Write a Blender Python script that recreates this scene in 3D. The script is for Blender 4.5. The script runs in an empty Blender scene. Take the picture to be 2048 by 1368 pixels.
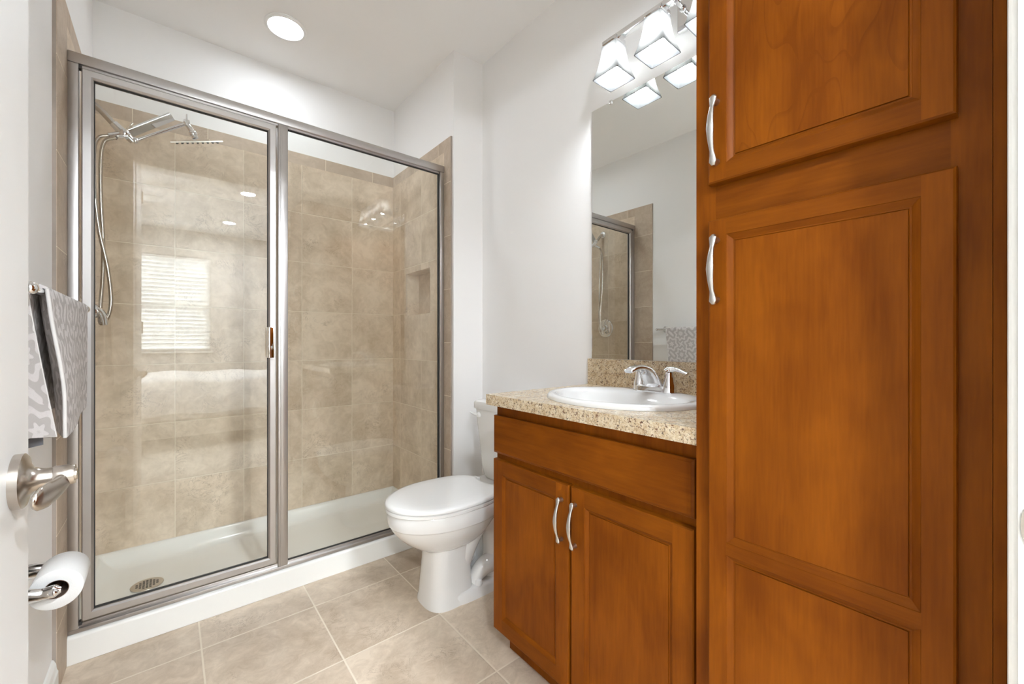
import bpy, bmesh, math, random
from mathutils import Vector, Matrix

# ------------------------------------------------------------------ camera, world, exposure
sc = bpy.context.scene
COL = sc.collection
PI = math.pi
YAW = math.radians(39.7)
cam_data = bpy.data.cameras.new('camera')
cam = bpy.data.objects.new('camera', cam_data)
COL.objects.link(cam)
cam.location = (0.0, 0.0, 1.112)
cam.rotation_euler = (PI / 2, 0.0, -YAW)
cam_data.sensor_width = 36.0
cam_data.lens = 826.0 / 2048.0 * 36.0
cam_data.clip_start = 0.01
sc.camera = cam

world = bpy.data.worlds.new('sky')
sc.world = world
world.use_nodes = True
bg = world.node_tree.nodes['Background']
bg.inputs['Color'].default_value = (0.86, 0.93, 1.0, 1)
bg.inputs['Strength'].default_value = 9.0

sc.view_settings.view_transform = 'Standard'
sc.view_settings.look = 'None'
sc.view_settings.gamma = 1.0
sc.view_settings.use_curve_mapping = False
sc.view_settings.exposure = 1.80
cy = sc.cycles
cy.max_bounces = 16
cy.diffuse_bounces = 9
cy.glossy_bounces = 8
cy.transmission_bounces = 8
cy.transparent_max_bounces = 16
cy.use_denoising = True
cy.sample_clamp_indirect = 6.0
cy.caustics_reflective = False
cy.caustics_refractive = False

# lamp strengths (each lamp's emission lives in that lamp's own diffuser or bulb)
L_SHOWER = 19.5      # recessed light over the shower
L_BULB = 95.0        # bulbs of the vanity light
L_BEDROOM = 590.0    # recessed lights of the bedroom behind the camera
L_FAN_FILL = 190.0         # globe added under the bedroom ceiling fan as fill light


# ------------------------------------------------------------------ node helpers
def new_mat(name):
    m = bpy.data.materials.new(name)
    m.use_nodes = True
    nt = m.node_tree
    nt.nodes.clear()
    out = nt.nodes.new('ShaderNodeOutputMaterial')
    return m, nt, out


class NB:
    """small helper to write node graphs"""
    def __init__(s, nt):
        s.nt = nt

    def n(s, t, **k):
        nd = s.nt.nodes.new(t)
        for a, b in k.items():
            setattr(nd, a, b)
        return nd

    def put(s, sock, v):
        if hasattr(v, 'is_linked') or isinstance(v, bpy.types.NodeSocket):
            s.nt.links.new(v, sock)
        else:
            sock.default_value = v

    def math(s, op, a, b=0.0, c=None):
        nd = s.n('ShaderNodeMath', operation=op)
        s.put(nd.inputs[0], a)
        s.put(nd.inputs[1], b)
        if c is not None:
            s.put(nd.inputs[2], c)
        return nd.outputs[0]

    def mix(s, f, a, b):
        nd = s.n('ShaderNodeMix', data_type='RGBA')
        s.put(nd.inputs[0], f)
        s.put(nd.inputs[6], a)
        s.put(nd.inputs[7], b)
        return nd.outputs[2]

    def noise(s, vec, scale, detail=4.0, rough=0.55, dist=0.0):
        nd = s.n('ShaderNodeTexNoise')
        if vec is not None:
            s.put(nd.inputs['Vector'], vec)
        nd.inputs['Scale'].default_value = scale
        nd.inputs['Detail'].default_value = detail
        nd.inputs['Roughness'].default_value = rough
        nd.inputs['Distortion'].default_value = dist
        return nd.outputs['Fac']

    def ramp(s, f, stops):
        nd = s.n('ShaderNodeValToRGB')
        s.put(nd.inputs[0], f)
        el = nd.color_ramp.elements
        while len(el) < len(stops):
            el.new(0.5)
        for e, (p, c) in zip(el, stops):
            e.position = p
            e.color = (*c, 1.0) if len(c) == 3 else c
        return nd.outputs[0]

    def mapr(s, v, a, b, c=0.0, d=1.0):
        nd = s.n('ShaderNodeMapRange', interpolation_type='SMOOTHSTEP')
        s.put(nd.inputs[0], v)
        nd.inputs[1].default_value = a
        nd.inputs[2].default_value = b
        nd.inputs[3].default_value = c
        nd.inputs[4].default_value = d
        return nd.outputs[0]

    def vmul(s, v, k):
        nd = s.n('ShaderNodeVectorMath', operation='MULTIPLY')
        s.put(nd.inputs[0], v)
        s.put(nd.inputs[1], k)
        return nd.outputs[0]

    def vadd(s, v, k):
        nd = s.n('ShaderNodeVectorMath', operation='ADD')
        s.put(nd.inputs[0], v)
        s.put(nd.inputs[1], k)
        return nd.outputs[0]

    def bump(s, h, strength, dist=0.002):
        nd = s.n('ShaderNodeBump')
        nd.inputs['Strength'].default_value = strength
        nd.inputs['Distance'].default_value = dist
        s.put(nd.inputs['Height'], h)
        return nd.outputs[0]

    def bsdf(s, out, color=(0.8, 0.8, 0.8, 1), rough=0.5, metal=0.0, normal=None, coat=0.0, spec=0.5, coat_rough=0.1):
        p = s.n('ShaderNodeBsdfPrincipled')
        s.put(p.inputs['Base Color'], color)
        s.put(p.inputs['Roughness'], rough)
        p.inputs['Metallic'].default_value = metal
        p.inputs['Coat Weight'].default_value = coat
        p.inputs['Coat Roughness'].default_value = coat_rough
        p.inputs['Specular IOR Level'].default_value = spec
        if normal is not None:
            s.put(p.inputs['Normal'], normal)
        s.nt.links.new(p.outputs[0], out.inputs[0])
        return p


def plain(name, color, rough=0.5, metal=0.0, coat=0.0, bump=None, spec=0.5, var=0.0):
    m, nt, out = new_mat(name)
    b = NB(nt)
    tc = b.n('ShaderNodeTexCoord').outputs['Object']
    c = (*color, 1.0)
    if var:
        f = b.noise(tc, 9.0, 5)
        c = b.mix(f, (*[x * (1 - var) for x in color], 1), (*[min(1, x * (1 + var)) for x in color], 1))
    nrm = None
    if bump:
        nrm = b.bump(b.noise(tc, bump[0], 3), bump[1], bump[2])
    b.bsdf(out, c, rough, metal, nrm, coat, spec)
    return m


def emit(name, color, strength):
    m, nt, out = new_mat(name)
    e = nt.nodes.new('ShaderNodeEmission')
    e.inputs[0].default_value = (*color, 1)
    e.inputs[1].default_value = strength
    nt.links.new(e.outputs[0], out.inputs[0])
    return m


def tile_mat(name, axes, pitch, off, dark, light, vein, grout, gw=0.0035, rough=0.55, bumpk=0.5):
    """stone tile laid on a grid; axes such as 'XZ', pitch (pu, pv), off (ou, ov) in metres"""
    m, nt, out = new_mat(name)
    b = NB(nt)
    tc = b.n('ShaderNodeTexCoord').outputs['Object']
    sep = b.n('ShaderNodeSeparateXYZ')
    nt.links.new(tc, sep.inputs[0])
    cells, edges = [], []
    for ax, p, o in zip(axes, pitch, off):
        q = b.math('DIVIDE', b.math('SUBTRACT', sep.outputs['XYZ'.index(ax)], o), p)
        cells.append(b.math('FLOOR', q))
        fr = b.math('FRACT', q)
        edges.append(b.math('MULTIPLY', b.math('MINIMUM', fr, b.math('SUBTRACT', 1.0, fr)), p))
    comb = b.n('ShaderNodeCombineXYZ')
    nt.links.new(cells[0], comb.inputs[0])
    nt.links.new(cells[1], comb.inputs[1])
    wn = b.n('ShaderNodeTexWhiteNoise', noise_dimensions='3D')
    nt.links.new(comb.outputs[0], wn.inputs[0])
    shift = b.vmul(wn.outputs['Color'], (17.0, 13.0, 11.0))
    pos = b.vadd(tc, shift)
    n1 = b.noise(pos, 4.5, 7, 0.62, 0.6)
    n2 = b.noise(pos, 17.0, 8, 0.7, 1.2)
    f = b.math('ADD', b.math('MULTIPLY', n1, 0.6), b.math('MULTIPLY', n2, 0.4))
    f = b.math('ADD', f, b.math('MULTIPLY', b.math('SUBTRACT', wn.outputs['Value'], 0.5), 0.07))
    base = b.ramp(f, [(0.38, dark), (0.5, tuple((a + c) / 2 for a, c in zip(dark, light))), (0.61, light)])
    n3 = b.noise(pos, 11.0, 6, 0.68, 2.2)
    v = b.math('SUBTRACT', 1.0, b.mapr(b.math('ABSOLUTE', b.math('SUBTRACT', n3, 0.5)), 0.0, 0.022))
    v = b.math('MULTIPLY', v, b.mapr(b.noise(pos, 6.0, 2), 0.5, 0.68))
    base = b.mix(b.math('MULTIPLY', v, 0.7), base, (*vein, 1))
    e = b.math('MINIMUM', edges[0], edges[1])
    g = b.mapr(e, gw * 0.45, gw * 0.62, 1.0, 0.0)
    col = b.mix(g, base, (*grout, 1))
    hgt = b.mapr(e, gw * 0.3, gw * 1.3)
    nrm = b.bump(b.math('ADD', hgt, b.math('MULTIPLY', n2, 0.08)), bumpk, 0.0015)
    rr = b.math('ADD', rough, b.math('MULTIPLY', g, 0.5))
    b.bsdf(out, col, rr, 0.0, nrm, spec=0.16)
    return m


def wood_mat(name, axis, dark, light, cath=False):
    """stained maple / cherry; axis = grain direction in the object's own space"""
    m, nt, out = new_mat(name)
    b = NB(nt)
    tc = b.n('ShaderNodeTexCoord').outputs['Object']
    oi = b.n('ShaderNodeObjectInfo')
    comb = b.n('ShaderNodeCombineXYZ')
    r = b.math('MULTIPLY', oi.outputs['Random'], 7.0)
    for i in range(3):
        nt.links.new(r, comb.inputs[i])
    pos = b.vadd(tc, comb.outputs[0])
    k = [1.0, 1.0, 1.0]
    k['XYZ'.index(axis)] = 0.07
    st = b.vmul(pos, tuple(k))
    n1 = b.noise(st, 60.0, 5, 0.6, 0.15)
    k2 = [1.0, 1.0, 1.0]
    k2['XYZ'.index(axis)] = 0.45
    n2 = b.noise(b.vmul(pos, tuple(k2)), 9.0, 3, 0.5, 0.4)
    n4 = b.noise(st, 240.0, 3, 0.6)
    f = b.math('ADD', b.math('MULTIPLY', n1, 0.26), b.math('MULTIPLY', n2, 0.62))
    f = b.math('ADD', f, b.math('MULTIPLY', n4, 0.12))
    if cath:
        k3 = [1.0, 1.0, 1.0]
        k3['XYZ'.index(axis)] = 0.28
        n5 = b.noise(b.vmul(pos, tuple(k3)), 11.0, 1.5, 0.4, 0.35)
        ring = b.math('FRACT', b.math('MULTIPLY', n5, 10.0))
        line = b.mapr(ring, 0.80, 0.98)
        f = b.math('SUBTRACT', f, b.math('MULTIPLY', line, 0.07))
    mid = tuple((a + c) / 2 for a, c in zip(dark, light))
    col = b.ramp(f, [(0.36, dark), (0.5, mid), (0.64, light)])
    nrm = b.bump(n1, 0.04, 0.001)
    b.bsdf(out, col, 0.38, 0.0, nrm, 0.0, 0.08)
    return m


# ------------------------------------------------------------------ materials
M = {}
M['paint'] = plain('white_wall_paint', (0.87, 0.863, 0.855), 0.62, bump=(220, 0.12, 0.001))
M['bedroom_paint'] = plain('greige_bedroom_paint', (0.56, 0.545, 0.52), 0.7, bump=(220, 0.12, 0.001))
M['ceiling'] = plain('ceiling_paint', (0.90, 0.893, 0.885), 0.75, bump=(150, 0.15, 0.001))
M['trim'] = plain('white_trim_paint', (0.84, 0.84, 0.82), 0.35)
M['doorpaint'] = plain('white_door_paint', (0.82, 0.82, 0.81), 0.4)
TD, TL, TV, TG = (0.56, 0.448, 0.328), (0.78, 0.66, 0.525), (0.36, 0.27, 0.19), (0.78, 0.69, 0.56)
P = 0.302
M['tile_xz'] = tile_mat('shower_tile_back', 'XZ', (P, P), (0.024, 0.092), TD, TL, TV, TG)
M['tile_yz'] = tile_mat('shower_tile_side', 'YZ', (P, P), (2.05, 0.092), TD, TL, TV, TG)
TD2, TL2 = (0.46, 0.365, 0.275), (0.60, 0.495, 0.395)
M['trim_xz'] = tile_mat('bullnose_tile_back', 'XZ', (P, 9.0), (0.162, -3.0), TD2, TL2, TV, TG)
M['trim_yz'] = tile_mat('bullnose_tile_top', 'YZ', (P, 9.0), (2.14, -3.0), TD2, TL2, TV, TG)
M['trim_z'] = tile_mat('bullnose_tile_edge', 'YZ', (9.0, P), (-3.0, 0.203), TD2, TL2, TV, TG)
M['tile_edge'] = plain('raw_tile_edge', (0.36, 0.31, 0.27), 0.8, var=0.3)
M['floor'] = tile_mat('floor_tile', 'XY', (0.3805, 0.3805), (0.0905, 1.867), (0.48, 0.385, 0.29), (0.70, 0.595, 0.475),
                      (0.34, 0.26, 0.19), (0.74, 0.66, 0.54), 0.005, 0.28, 0.35)
M['carpet'] = plain('bedroom_carpet', (0.52, 0.48, 0.42), 0.95, bump=(400, 0.6, 0.004), var=0.15)
WD, WL = (0.152, 0.0365, 0.0019), (0.258, 0.0715, 0.0038)
M['wood_v'] = wood_mat('stained_wood_upright', 'Z', WD, WL)
M['wood_c'] = wood_mat('stained_wood_panel', 'Z', WD, WL, True)
M['wood_h'] = wood_mat('stained_wood_across', 'Y', tuple(x * 0.88 for x in WD), tuple(x * 0.9 for x in WL))
M['wood_in'] = plain('cabinet_recess', (0.07, 0.025, 0.008), 0.6)
M['chrome'] = plain('chrome', (0.80, 0.80, 0.81), 0.06, 1.0)
M['steel'] = plain('brushed_nickel', (0.52, 0.47, 0.42), 0.26, 1.0, bump=(300, 0.05, 0.0005))
M['pull'] = plain('satin_pull_metal', (0.60, 0.595, 0.58), 0.28, 1.0)
M['alu'] = plain('satin_aluminium', (0.56, 0.54, 0.53), 0.36, 1.0)
M['gasket'] = plain('dark_gasket', (0.03, 0.03, 0.03), 0.6)
M['porcelain'] = plain('white_porcelain', (0.80, 0.80, 0.79), 0.10, coat=0.5)
M['plastic'] = plain('white_seat_plastic', (0.84, 0.84, 0.83), 0.16)
M['acrylic'] = plain('white_acrylic', (0.82, 0.82, 0.79), 0.18, coat=0.3)
M['drain'] = plain('drain_metal', (0.55, 0.50, 0.42), 0.35, 0.9)
M['black'] = plain('black_hole', (0.012, 0.012, 0.012), 0.7)
M['paper'] = plain('tissue_paper', (0.77, 0.77, 0.76), 0.9, bump=(500, 0.3, 0.001))
M['card'] = plain('cardboard_core', (0.20, 0.13, 0.09), 0.9)
M['tag'] = plain('grey_fabric_tag', (0.12, 0.12, 0.13), 0.8)
M['sheet'] = plain('bed_linen', (0.80, 0.79, 0.77), 0.85, bump=(30, 0.5, 0.02))
M['bulb'] = emit('lit_bulb', (0.91, 0.98, 1.05), L_BULB)
M['lamp_shower'] = emit('lit_shower_diffuser', (0.91, 0.98, 1.05), L_SHOWER)
M['lamp_bedroom'] = emit('lit_bedroom_diffuser', (0.91, 0.98, 1.05), L_BEDROOM)
M['fan_fill'] = emit('added_fan_fill', (0.91, 0.98, 1.05), L_FAN_FILL)


def make_glass():
    m, nt, out = new_mat('clear_glass')
    b = NB(nt)
    lw = b.n('ShaderNodeLayerWeight')
    lw.inputs['Blend'].default_value = 0.5
    f = b.math('POWER', lw.outputs['Facing'], 5.0)
    r = b.math('ADD', 0.045, b.math('MULTIPLY', f, 0.95))
    t = b.n('ShaderNodeBsdfTransparent')
    t.inputs[0].default_value = (0.985, 0.992, 0.982, 1)
    g = b.n('ShaderNodeBsdfGlossy')
    g.inputs['Roughness'].default_value = 0.0
    g.inputs['Color'].default_value = (1, 1, 1, 1)
    mx = b.n('ShaderNodeMixShader')
    nt.links.new(r, mx.inputs[0])
    nt.links.new(t.outputs[0], mx.inputs[1])
    nt.links.new(g.outputs[0], mx.inputs[2])
    nt.links.new(mx.outputs[0], out.inputs[0])
    return m


M['glass'] = make_glass()
M['mirror'] = plain('mirror_silver', (0.86, 0.88, 0.86), 0.0, 1.0)


def make_translucent(name, color, k, tcolor=None):
    m, nt, out = new_mat(name)
    b = NB(nt)
    d = b.n('ShaderNodeBsdfDiffuse')
    d.inputs[0].default_value = (*color, 1)
    t = b.n('ShaderNodeBsdfTranslucent')
    t.inputs[0].default_value = (*(tcolor or color), 1)
    mx = b.n('ShaderNodeMixShader')
    mx.inputs[0].default_value = k
    nt.links.new(d.outputs[0], mx.inputs[1])
    nt.links.new(t.outputs[0], mx.inputs[2])
    nt.links.new(mx.outputs[0], out.inputs[0])
    return m


M['shade'] = make_translucent('frosted_glass_shade', (0.10, 0.10, 0.099), 0.65, (0.22, 0.217, 0.21))
M['slat'] = make_translucent('blind_slat', (0.88, 0.88, 0.87), 0.62)


def make_laminate(name, lighter=0.0):
    m, nt, out = new_mat(name)
    b = NB(nt)
    tc = b.n('ShaderNodeTexCoord').outputs['Object']
    n1 = b.noise(tc, 42.0, 8, 0.75, 0.3)
    base = b.ramp(n1, [(0.32, (0.40, 0.26, 0.14)), (0.46, (0.58, 0.45, 0.29)), (0.58, (0.70, 0.60, 0.44)), (0.72, (0.80, 0.74, 0.60))])
    n0 = b.noise(tc, 300.0, 3, 0.7, 0.2)
    base = b.mix(b.math('MULTIPLY', b.mapr(n0, 0.52, 0.62), 0.45), base, (0.84, 0.78, 0.64, 1))
    base = b.mix(b.math('MULTIPLY', b.mapr(n0, 0.40, 0.33), 0.45), base, (0.42, 0.27, 0.14, 1))
    n2 = b.noise(tc, 85.0, 7, 0.78, 1.0)
    base = b.mix(b.math('MULTIPLY', b.mapr(n2, 0.545, 0.59), 0.92), base, (0.16, 0.07, 0.04, 1))
    n3 = b.noise(tc, 190.0, 4, 0.75, 0.4)
    base = b.mix(b.math('MULTIPLY', b.mapr(n3, 0.57, 0.62), 0.95), base, (0.045, 0.028, 0.025, 1))
    b.bsdf(out, base, 0.22, 0.0, None)
    return m


M['laminate'] = make_laminate('granite_look_laminate')


def make_towel():
    m, nt, out = new_mat('grey_floral_terry')
    b = NB(nt)
    uv = b.n('ShaderNodeUVMap').outputs[0]
    sep = b.n('ShaderNodeSeparateXYZ')
    nt.links.new(uv, sep.inputs[0])

    def rosette(p, ou, ov, petals):
        u = b.math('SUBTRACT', b.math('FRACT', b.math('ADD', b.math('DIVIDE', sep.outputs[0], p), ou)), 0.5)
        v = b.math('SUBTRACT', b.math('FRACT', b.math('ADD', b.math('DIVIDE', sep.outputs[1], p), ov)), 0.5)
        r = b.math('SQRT', b.math('ADD', b.math('MULTIPLY', u, u), b.math('MULTIPLY', v, v)))
        a = b.math('ARCTAN2', v, u)
        pet = b.math('MULTIPLY', b.math('SINE', b.math('MULTIPLY', a, petals)), 0.9)
        w = b.math('SINE', b.math('ADD', b.math('MULTIPLY', r, 30.0), b.math('MULTIPLY', pet, b.math('ADD', 0.6, b.math('MULTIPLY', r, 3.0)))))
        return b.mapr(w, -0.15, 0.35), r
    a, ra = rosette(0.16, 0.15, 0.2, 8.0)
    c, rc = rosette(0.16, 0.65, 0.7, 6.0)
    sel = b.math('LESS_THAN', ra, rc)
    f = b.math('ADD', b.math('MULTIPLY', a, sel), b.math('MULTIPLY', c, b.math('SUBTRACT', 1.0, sel)))
    fuzz = b.noise(b.n('ShaderNodeTexCoord').outputs['Object'], 420.0, 3, 0.7)
    f = b.math('MULTIPLY', f, b.math('ADD', 0.55, b.math('MULTIPLY', fuzz, 0.8)))
    col = b.mix(f, (0.46, 0.435, 0.42, 1), (0.66, 0.63, 0.62, 1))
    nrm = b.bump(b.math('ADD', b.math('MULTIPLY', f, 0.8), fuzz), 0.5, 0.002)
    b.bsdf(out, col, 0.95, 0.0, nrm, spec=0.1)
    return m


M['towel'] = make_towel()
M['hem'] = plain('towel_hem', (0.66, 0.64, 0.62), 0.9, bump=(500, 0.4, 0.001))


# ------------------------------------------------------------------ mesh helpers
def bm_new():
    return bmesh.new()


def box(bm, x0, x1, y0, y1, z0, z1, bev=0.0, mi=0, seg=2):
    vs = [bm.verts.new(p) for p in ((x0, y0, z0), (x1, y0, z0), (x1, y1, z0), (x0, y1, z0),
                                    (x0, y0, z1), (x1, y0, z1), (x1, y1, z1), (x0, y1, z1))]
    fs = [bm.faces.new([vs[i] for i in q]) for q in
          ((3, 2, 1, 0), (4, 5, 6, 7), (0, 1, 5, 4), (1, 2, 6, 5), (2, 3, 7, 6), (3, 0, 4, 7))]
    for f in fs:
        f.material_index = mi
    if bev > 0:
        es = list({e for f in fs for e in f.edges})
        r = bmesh.ops.bevel(bm, geom=es, offset=bev, segments=seg, affect='EDGES', profile=0.5)
        for f in r['faces']:
            f.material_index = mi
    return bm


def loft(bm, rings, cap0=True, cap1=True, mi=0, close=True):
    """bridge rings of equal vertex count"""
    vr = [[bm.verts.new(p) for p in r] for r in rings]
    n = len(vr[0])
    for a, b_ in zip(vr[:-1], vr[1:]):
        for i in range(n if close else n - 1):
            j = (i + 1) % n
            f = bm.faces.new((a[i], a[j], b_[j], b_[i]))
            f.material_index = mi
    if cap0:
        f = bm.faces.new(vr[0][::-1])
        f.material_index = mi
    if cap1:
        f = bm.faces.new(vr[-1])
        f.material_index = mi
    return vr


def catmull(pts, n=8):
    pts = [Vector(p) for p in pts]
    if len(pts) < 3:
        return pts
    out = []
    ext = [pts[0] * 2 - pts[1]] + pts + [pts[-1] * 2 - pts[-2]]
    for i in range(1, len(ext) - 2):
        p0, p1, p2, p3 = ext[i - 1], ext[i], ext[i + 1], ext[i + 2]
        for k in range(n):
            t = k / n
            out.append(0.5 * ((2 * p1) + (p2 - p0) * t + (2 * p0 - 5 * p1 + 4 * p2 - p3) * t * t +
                              (3 * p1 - p0 - 3 * p2 + p3) * t ** 3))
    out.append(pts[-1])
    return out


def lerp_list(vals, n):
    """resample a list of tuples to n entries"""
    out = []
    m = len(vals) - 1
    for i in range(n):
        t = i / (n - 1) * m
        k = min(int(t), m - 1)
        f = t - k
        a, b_ = vals[k], vals[k + 1]
        out.append(tuple(x + (y - x) * f for x, y in zip(a, b_)))
    return out


def sweep(bm, pts, rad, seg=14, mi=0, up=None, smooth=8, power=1.0):
    """tube along pts; rad is a number or list of numbers / (side, up) pairs at the control points"""
    P_ = catmull(pts, smooth) if smooth else [Vector(p) for p in pts]
    n = len(P_)
    if not isinstance(rad, (list, tuple)):
        rad = [rad] * 2
    rr = [(r, r) if not isinstance(r, (list, tuple)) else tuple(r) for r in rad]
    rr = lerp_list(rr, n)
    T = []
    for i in range(n):
        a = P_[max(0, i - 1)]
        c = P_[min(n - 1, i + 1)]
        T.append((c - a).normalized())
    if up is None:
        up = Vector((0, 0, 1)) if abs(T[0].z) < 0.9 else Vector((1, 0, 0))
    up = Vector(up)
    rings = []
    N = (up - T[0] * up.dot(T[0])).normalized()
    for i in range(n):
        N = (N - T[i] * N.dot(T[i])).normalized()
        B = T[i].cross(N)
        ring = []
        for k in range(seg):
            a = 2 * PI * k / seg
            ca, sa = math.cos(a), math.sin(a)
            ca = math.copysign(abs(ca) ** power, ca)
            sa = math.copysign(abs(sa) ** power, sa)
            ring.append(P_[i] + B * (rr[i][0] * ca) + N * (rr[i][1] * sa))
        rings.append(ring)
    loft(bm, rings, mi=mi)
    return bm


def lathe(bm, prof, center, axis='Z', seg=32, mi=0):
    """prof: list of (radius, height along axis) from center"""
    c = Vector(center)
    ax = {'X': Vector((1, 0, 0)), 'Y': Vector((0, 1, 0)), 'Z': Vector((0, 0, 1)), '-X': Vector((-1, 0, 0)),
          '-Y': Vector((0, -1, 0)), '-Z': Vector((0, 0, -1))}[axis] if isinstance(axis, str) else Vector(axis).normalized()
    u = ax.orthogonal().normalized()
    w = ax.cross(u)
    rings = [[c + ax * h + (u * math.cos(2 * PI * k / seg) + w * math.sin(2 * PI * k / seg)) * max(r, 1e-5)
              for k in range(seg)] for r, h in prof]
    loft(bm, rings, mi=mi)
    return bm


def sphere(bm, c, r, seg=20, rings=12, mi=0, sx=1, sy=1, sz=1):
    c = Vector(c)
    rr = []
    for i in range(rings + 1):
        t = PI * i / rings
        rad = max(math.sin(t), 1e-4) * r
        rr.append([c + Vector((rad * math.cos(2 * PI * k / seg) * sx, rad * math.sin(2 * PI * k / seg) * sy,
                               -math.cos(t) * r * sz)) for k in range(seg)])
    loft(bm, rr, mi=mi)
    return bm


def root_origin(o):
    while o.parent:
        o = o.parent
    return o.location.copy()


def obj(name, bm, mats, parent=None, smooth=True, angle=35.0, label=None):
    """link bm as ONE mesh object; coordinates given in world space"""
    bmesh.ops.recalc_face_normals(bm, faces=bm.faces)
    if parent is not None:
        off = root_origin(parent)
        bmesh.ops.translate(bm, verts=bm.verts, vec=-off)
    me = bpy.data.meshes.new(name)
    bm.to_mesh(me)
    bm.free()
    if not isinstance(mats, (list, tuple)):
        mats = [mats]
    for m in mats:
        me.materials.append(M[m] if isinstance(m, str) else m)
    if smooth:
        for p in me.polygons:
            p.use_smooth = True
        me.set_sharp_from_angle(angle=math.radians(angle))
    o = bpy.data.objects.new(name, me)
    COL.objects.link(o)
    if parent is not None:
        o.parent = parent
    if label:
        o['label'] = label
    return o


def thing(name, label, cat, loc, group=None):
    o = bpy.data.objects.new(name, None)
    COL.objects.link(o)
    o.empty_display_size = 0.1
    o.location = loc
    o['label'] = label
    o['category'] = cat
    if group:
        o['group'] = group
    return o


def tag(o, label, cat, group=None):
    o['label'] = label
    o['category'] = cat
    if group:
        o['group'] = group
    return o


def struct(name, bm, mats, label=None, cat=None, parent=None, smooth=False):
    o = obj(name, bm, mats, parent, smooth)
    if parent is None:
        o['kind'] = 'structure'
        if label:
            o['label'] = label
            o['category'] = cat or name.split('_')[0]
    return o


def bxo(*a, **k):
    bm = bm_new()
    box(bm, *a, **k)
    return bm


def wall_hole(bm, axis, a0, a1, u0, u1, z0, z1, hu0, hu1, hz0, hz1, mi=0):
    """box wall with a rectangular hole. axis 'X': thickness along X (a0..a1), u = Y; axis 'Y': u = X"""
    def bb(uu0, uu1, zz0, zz1):
        if uu1 - uu0 < 1e-6 or zz1 - zz0 < 1e-6:
            return
        if axis == 'X':
            box(bm, a0, a1, uu0, uu1, zz0, zz1, mi=mi)
        else:
            box(bm, uu0, uu1, a0, a1, zz0, zz1, mi=mi)
    bb(u0, hu0, z0, z1)
    bb(hu1, u1, z0, z1)
    bb(hu0, hu1, z0, hz0)
    bb(hu0, hu1, hz1, z1)


# ------------------------------------------------------------------ dimensions
H = 2.743                       # ceiling
XL, XR = -0.28, 1.42            # painted side walls
XT0, XT1 = -0.27, 1.214         # tile faces in the shower
YB = 2.775                      # tile face of the back wall
YS = 1.985                      # front of the wall stub beside the shower
YF = -0.012                     # bathroom face of the door wall
DX0, DX1, DZ = -0.17, 0.70, 2.455  # doorway
BX0, BX1, BY = -2.6, 1.75, -3.5   # bedroom

# ------------------------------------------------------------------ setting
bm = bm_new()
box(bm, XL - 0.1, XR + 0.1, -0.06, YB + 0.12, -0.05, 0.0)
struct('floor', bm, 'floor', 'beige stone tiled bathroom floor', 'floor')
bm = bm_new()
box(bm, BX0 - 0.1, BX1 + 0.1, BY - 0.1, -0.06, -0.05, 0.0)
struct('floor_bedroom', bm, 'carpet', 'carpeted floor of the room behind the doorway', 'floor')
bm = bm_new()
box(bm, BX0 - 0.1, BX1 + 0.1, BY - 0.1, YB + 0.12, H, H + 0.06)
struct('ceiling', bm, 'ceiling', 'white painted ceiling', 'ceiling')

struct('wall_left', bxo(XL - 0.1, XL, -0.13, YB + 0.11, 0, H), 'paint', 'white painted wall on the left behind the towel', 'wall')
struct('wall_back', bxo(XL, XR, YB + 0.01, YB + 0.11, 0, H), 'paint', 'white painted wall above the shower tile', 'wall')
struct('wall_right', bxo(XR, XR + 0.1, -0.13, YB + 0.11, 0, H), 'paint', 'white painted wall behind the vanity and toilet', 'wall')
# door wall with the doorway
bm = bm_new()
wall_hole(bm, 'Y', -0.13, YF, BX0, BX1 + 0.1, 0, H, DX0 - 0.02, DX1 + 0.02, 0, DZ + 0.02)
struct('wall_front', bm, 'paint', 'white painted wall with the doorway', 'wall')
# stub between shower and toilet (hollow behind the niche)
NY0, NY1, NZ0, NZ1 = 2.239, 2.568, 1.287, 1.563
XS = XT1 + 0.01
bm = bm_new()
box(bm, XS, XR, YS, YS + 0.05, 0, H)
wall_hole(bm, 'X', XS, XS + 0.05, YS + 0.05, YB + 0.01, 0, H, NY0 - 0.01, NY1 + 0.01, NZ0 - 0.01, NZ1 + 0.01)
struct('wall_stub', bm, 'paint', 'short white wall between shower and toilet', 'wall')

# shower tile
ZT, ZTT = 2.199, 2.268
YE, YE2 = 2.002, 2.072
bm = bm_new()
box(bm, XT0 - 0.01, XT1 + 0.01, YB, YB + 0.01, 0.0, ZT, mi=0)
box(bm, XT0 - 0.01, XT1 + 0.01, YB, YB + 0.01, ZT, ZTT, mi=1)
struct('wall_shower_back', bm, ['tile_xz', 'trim_xz'], 'beige tiled back wall of the shower', 'wall')
bm = bm_new()
box(bm, XL, XT0, YE2, YB, 0.0, ZT, mi=0)
box(bm, XL, XT0, YE2, YB, ZT, ZTT, mi=1)
box(bm, XL, XT0, 1.903, YE2, 0.0, ZTT, mi=2)
box(bm, XL, XT0 - 0.0015, 1.9, 1.903, 0.0, ZTT, mi=3)
struct('wall_shower_left', bm, ['tile_yz', 'trim_yz', 'trim_z', 'tile_edge'], 'beige tiled wall behind the shower valve', 'wall')
bm = bm_new()
wall_hole(bm, 'X', XT1, XS, YE2, YB, 0.0, ZT, NY0, NY1, NZ0, NZ1)
box(bm, XT1, XS, YE2, YB, ZT, ZTT, mi=1)
box(bm, XT1, XS, YE, YE2, 0.0, ZTT, mi=2)
box(bm, XT1 + 0.0015, XS, YE - 0.003, YE, 0.0, ZTT, mi=3)
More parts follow.
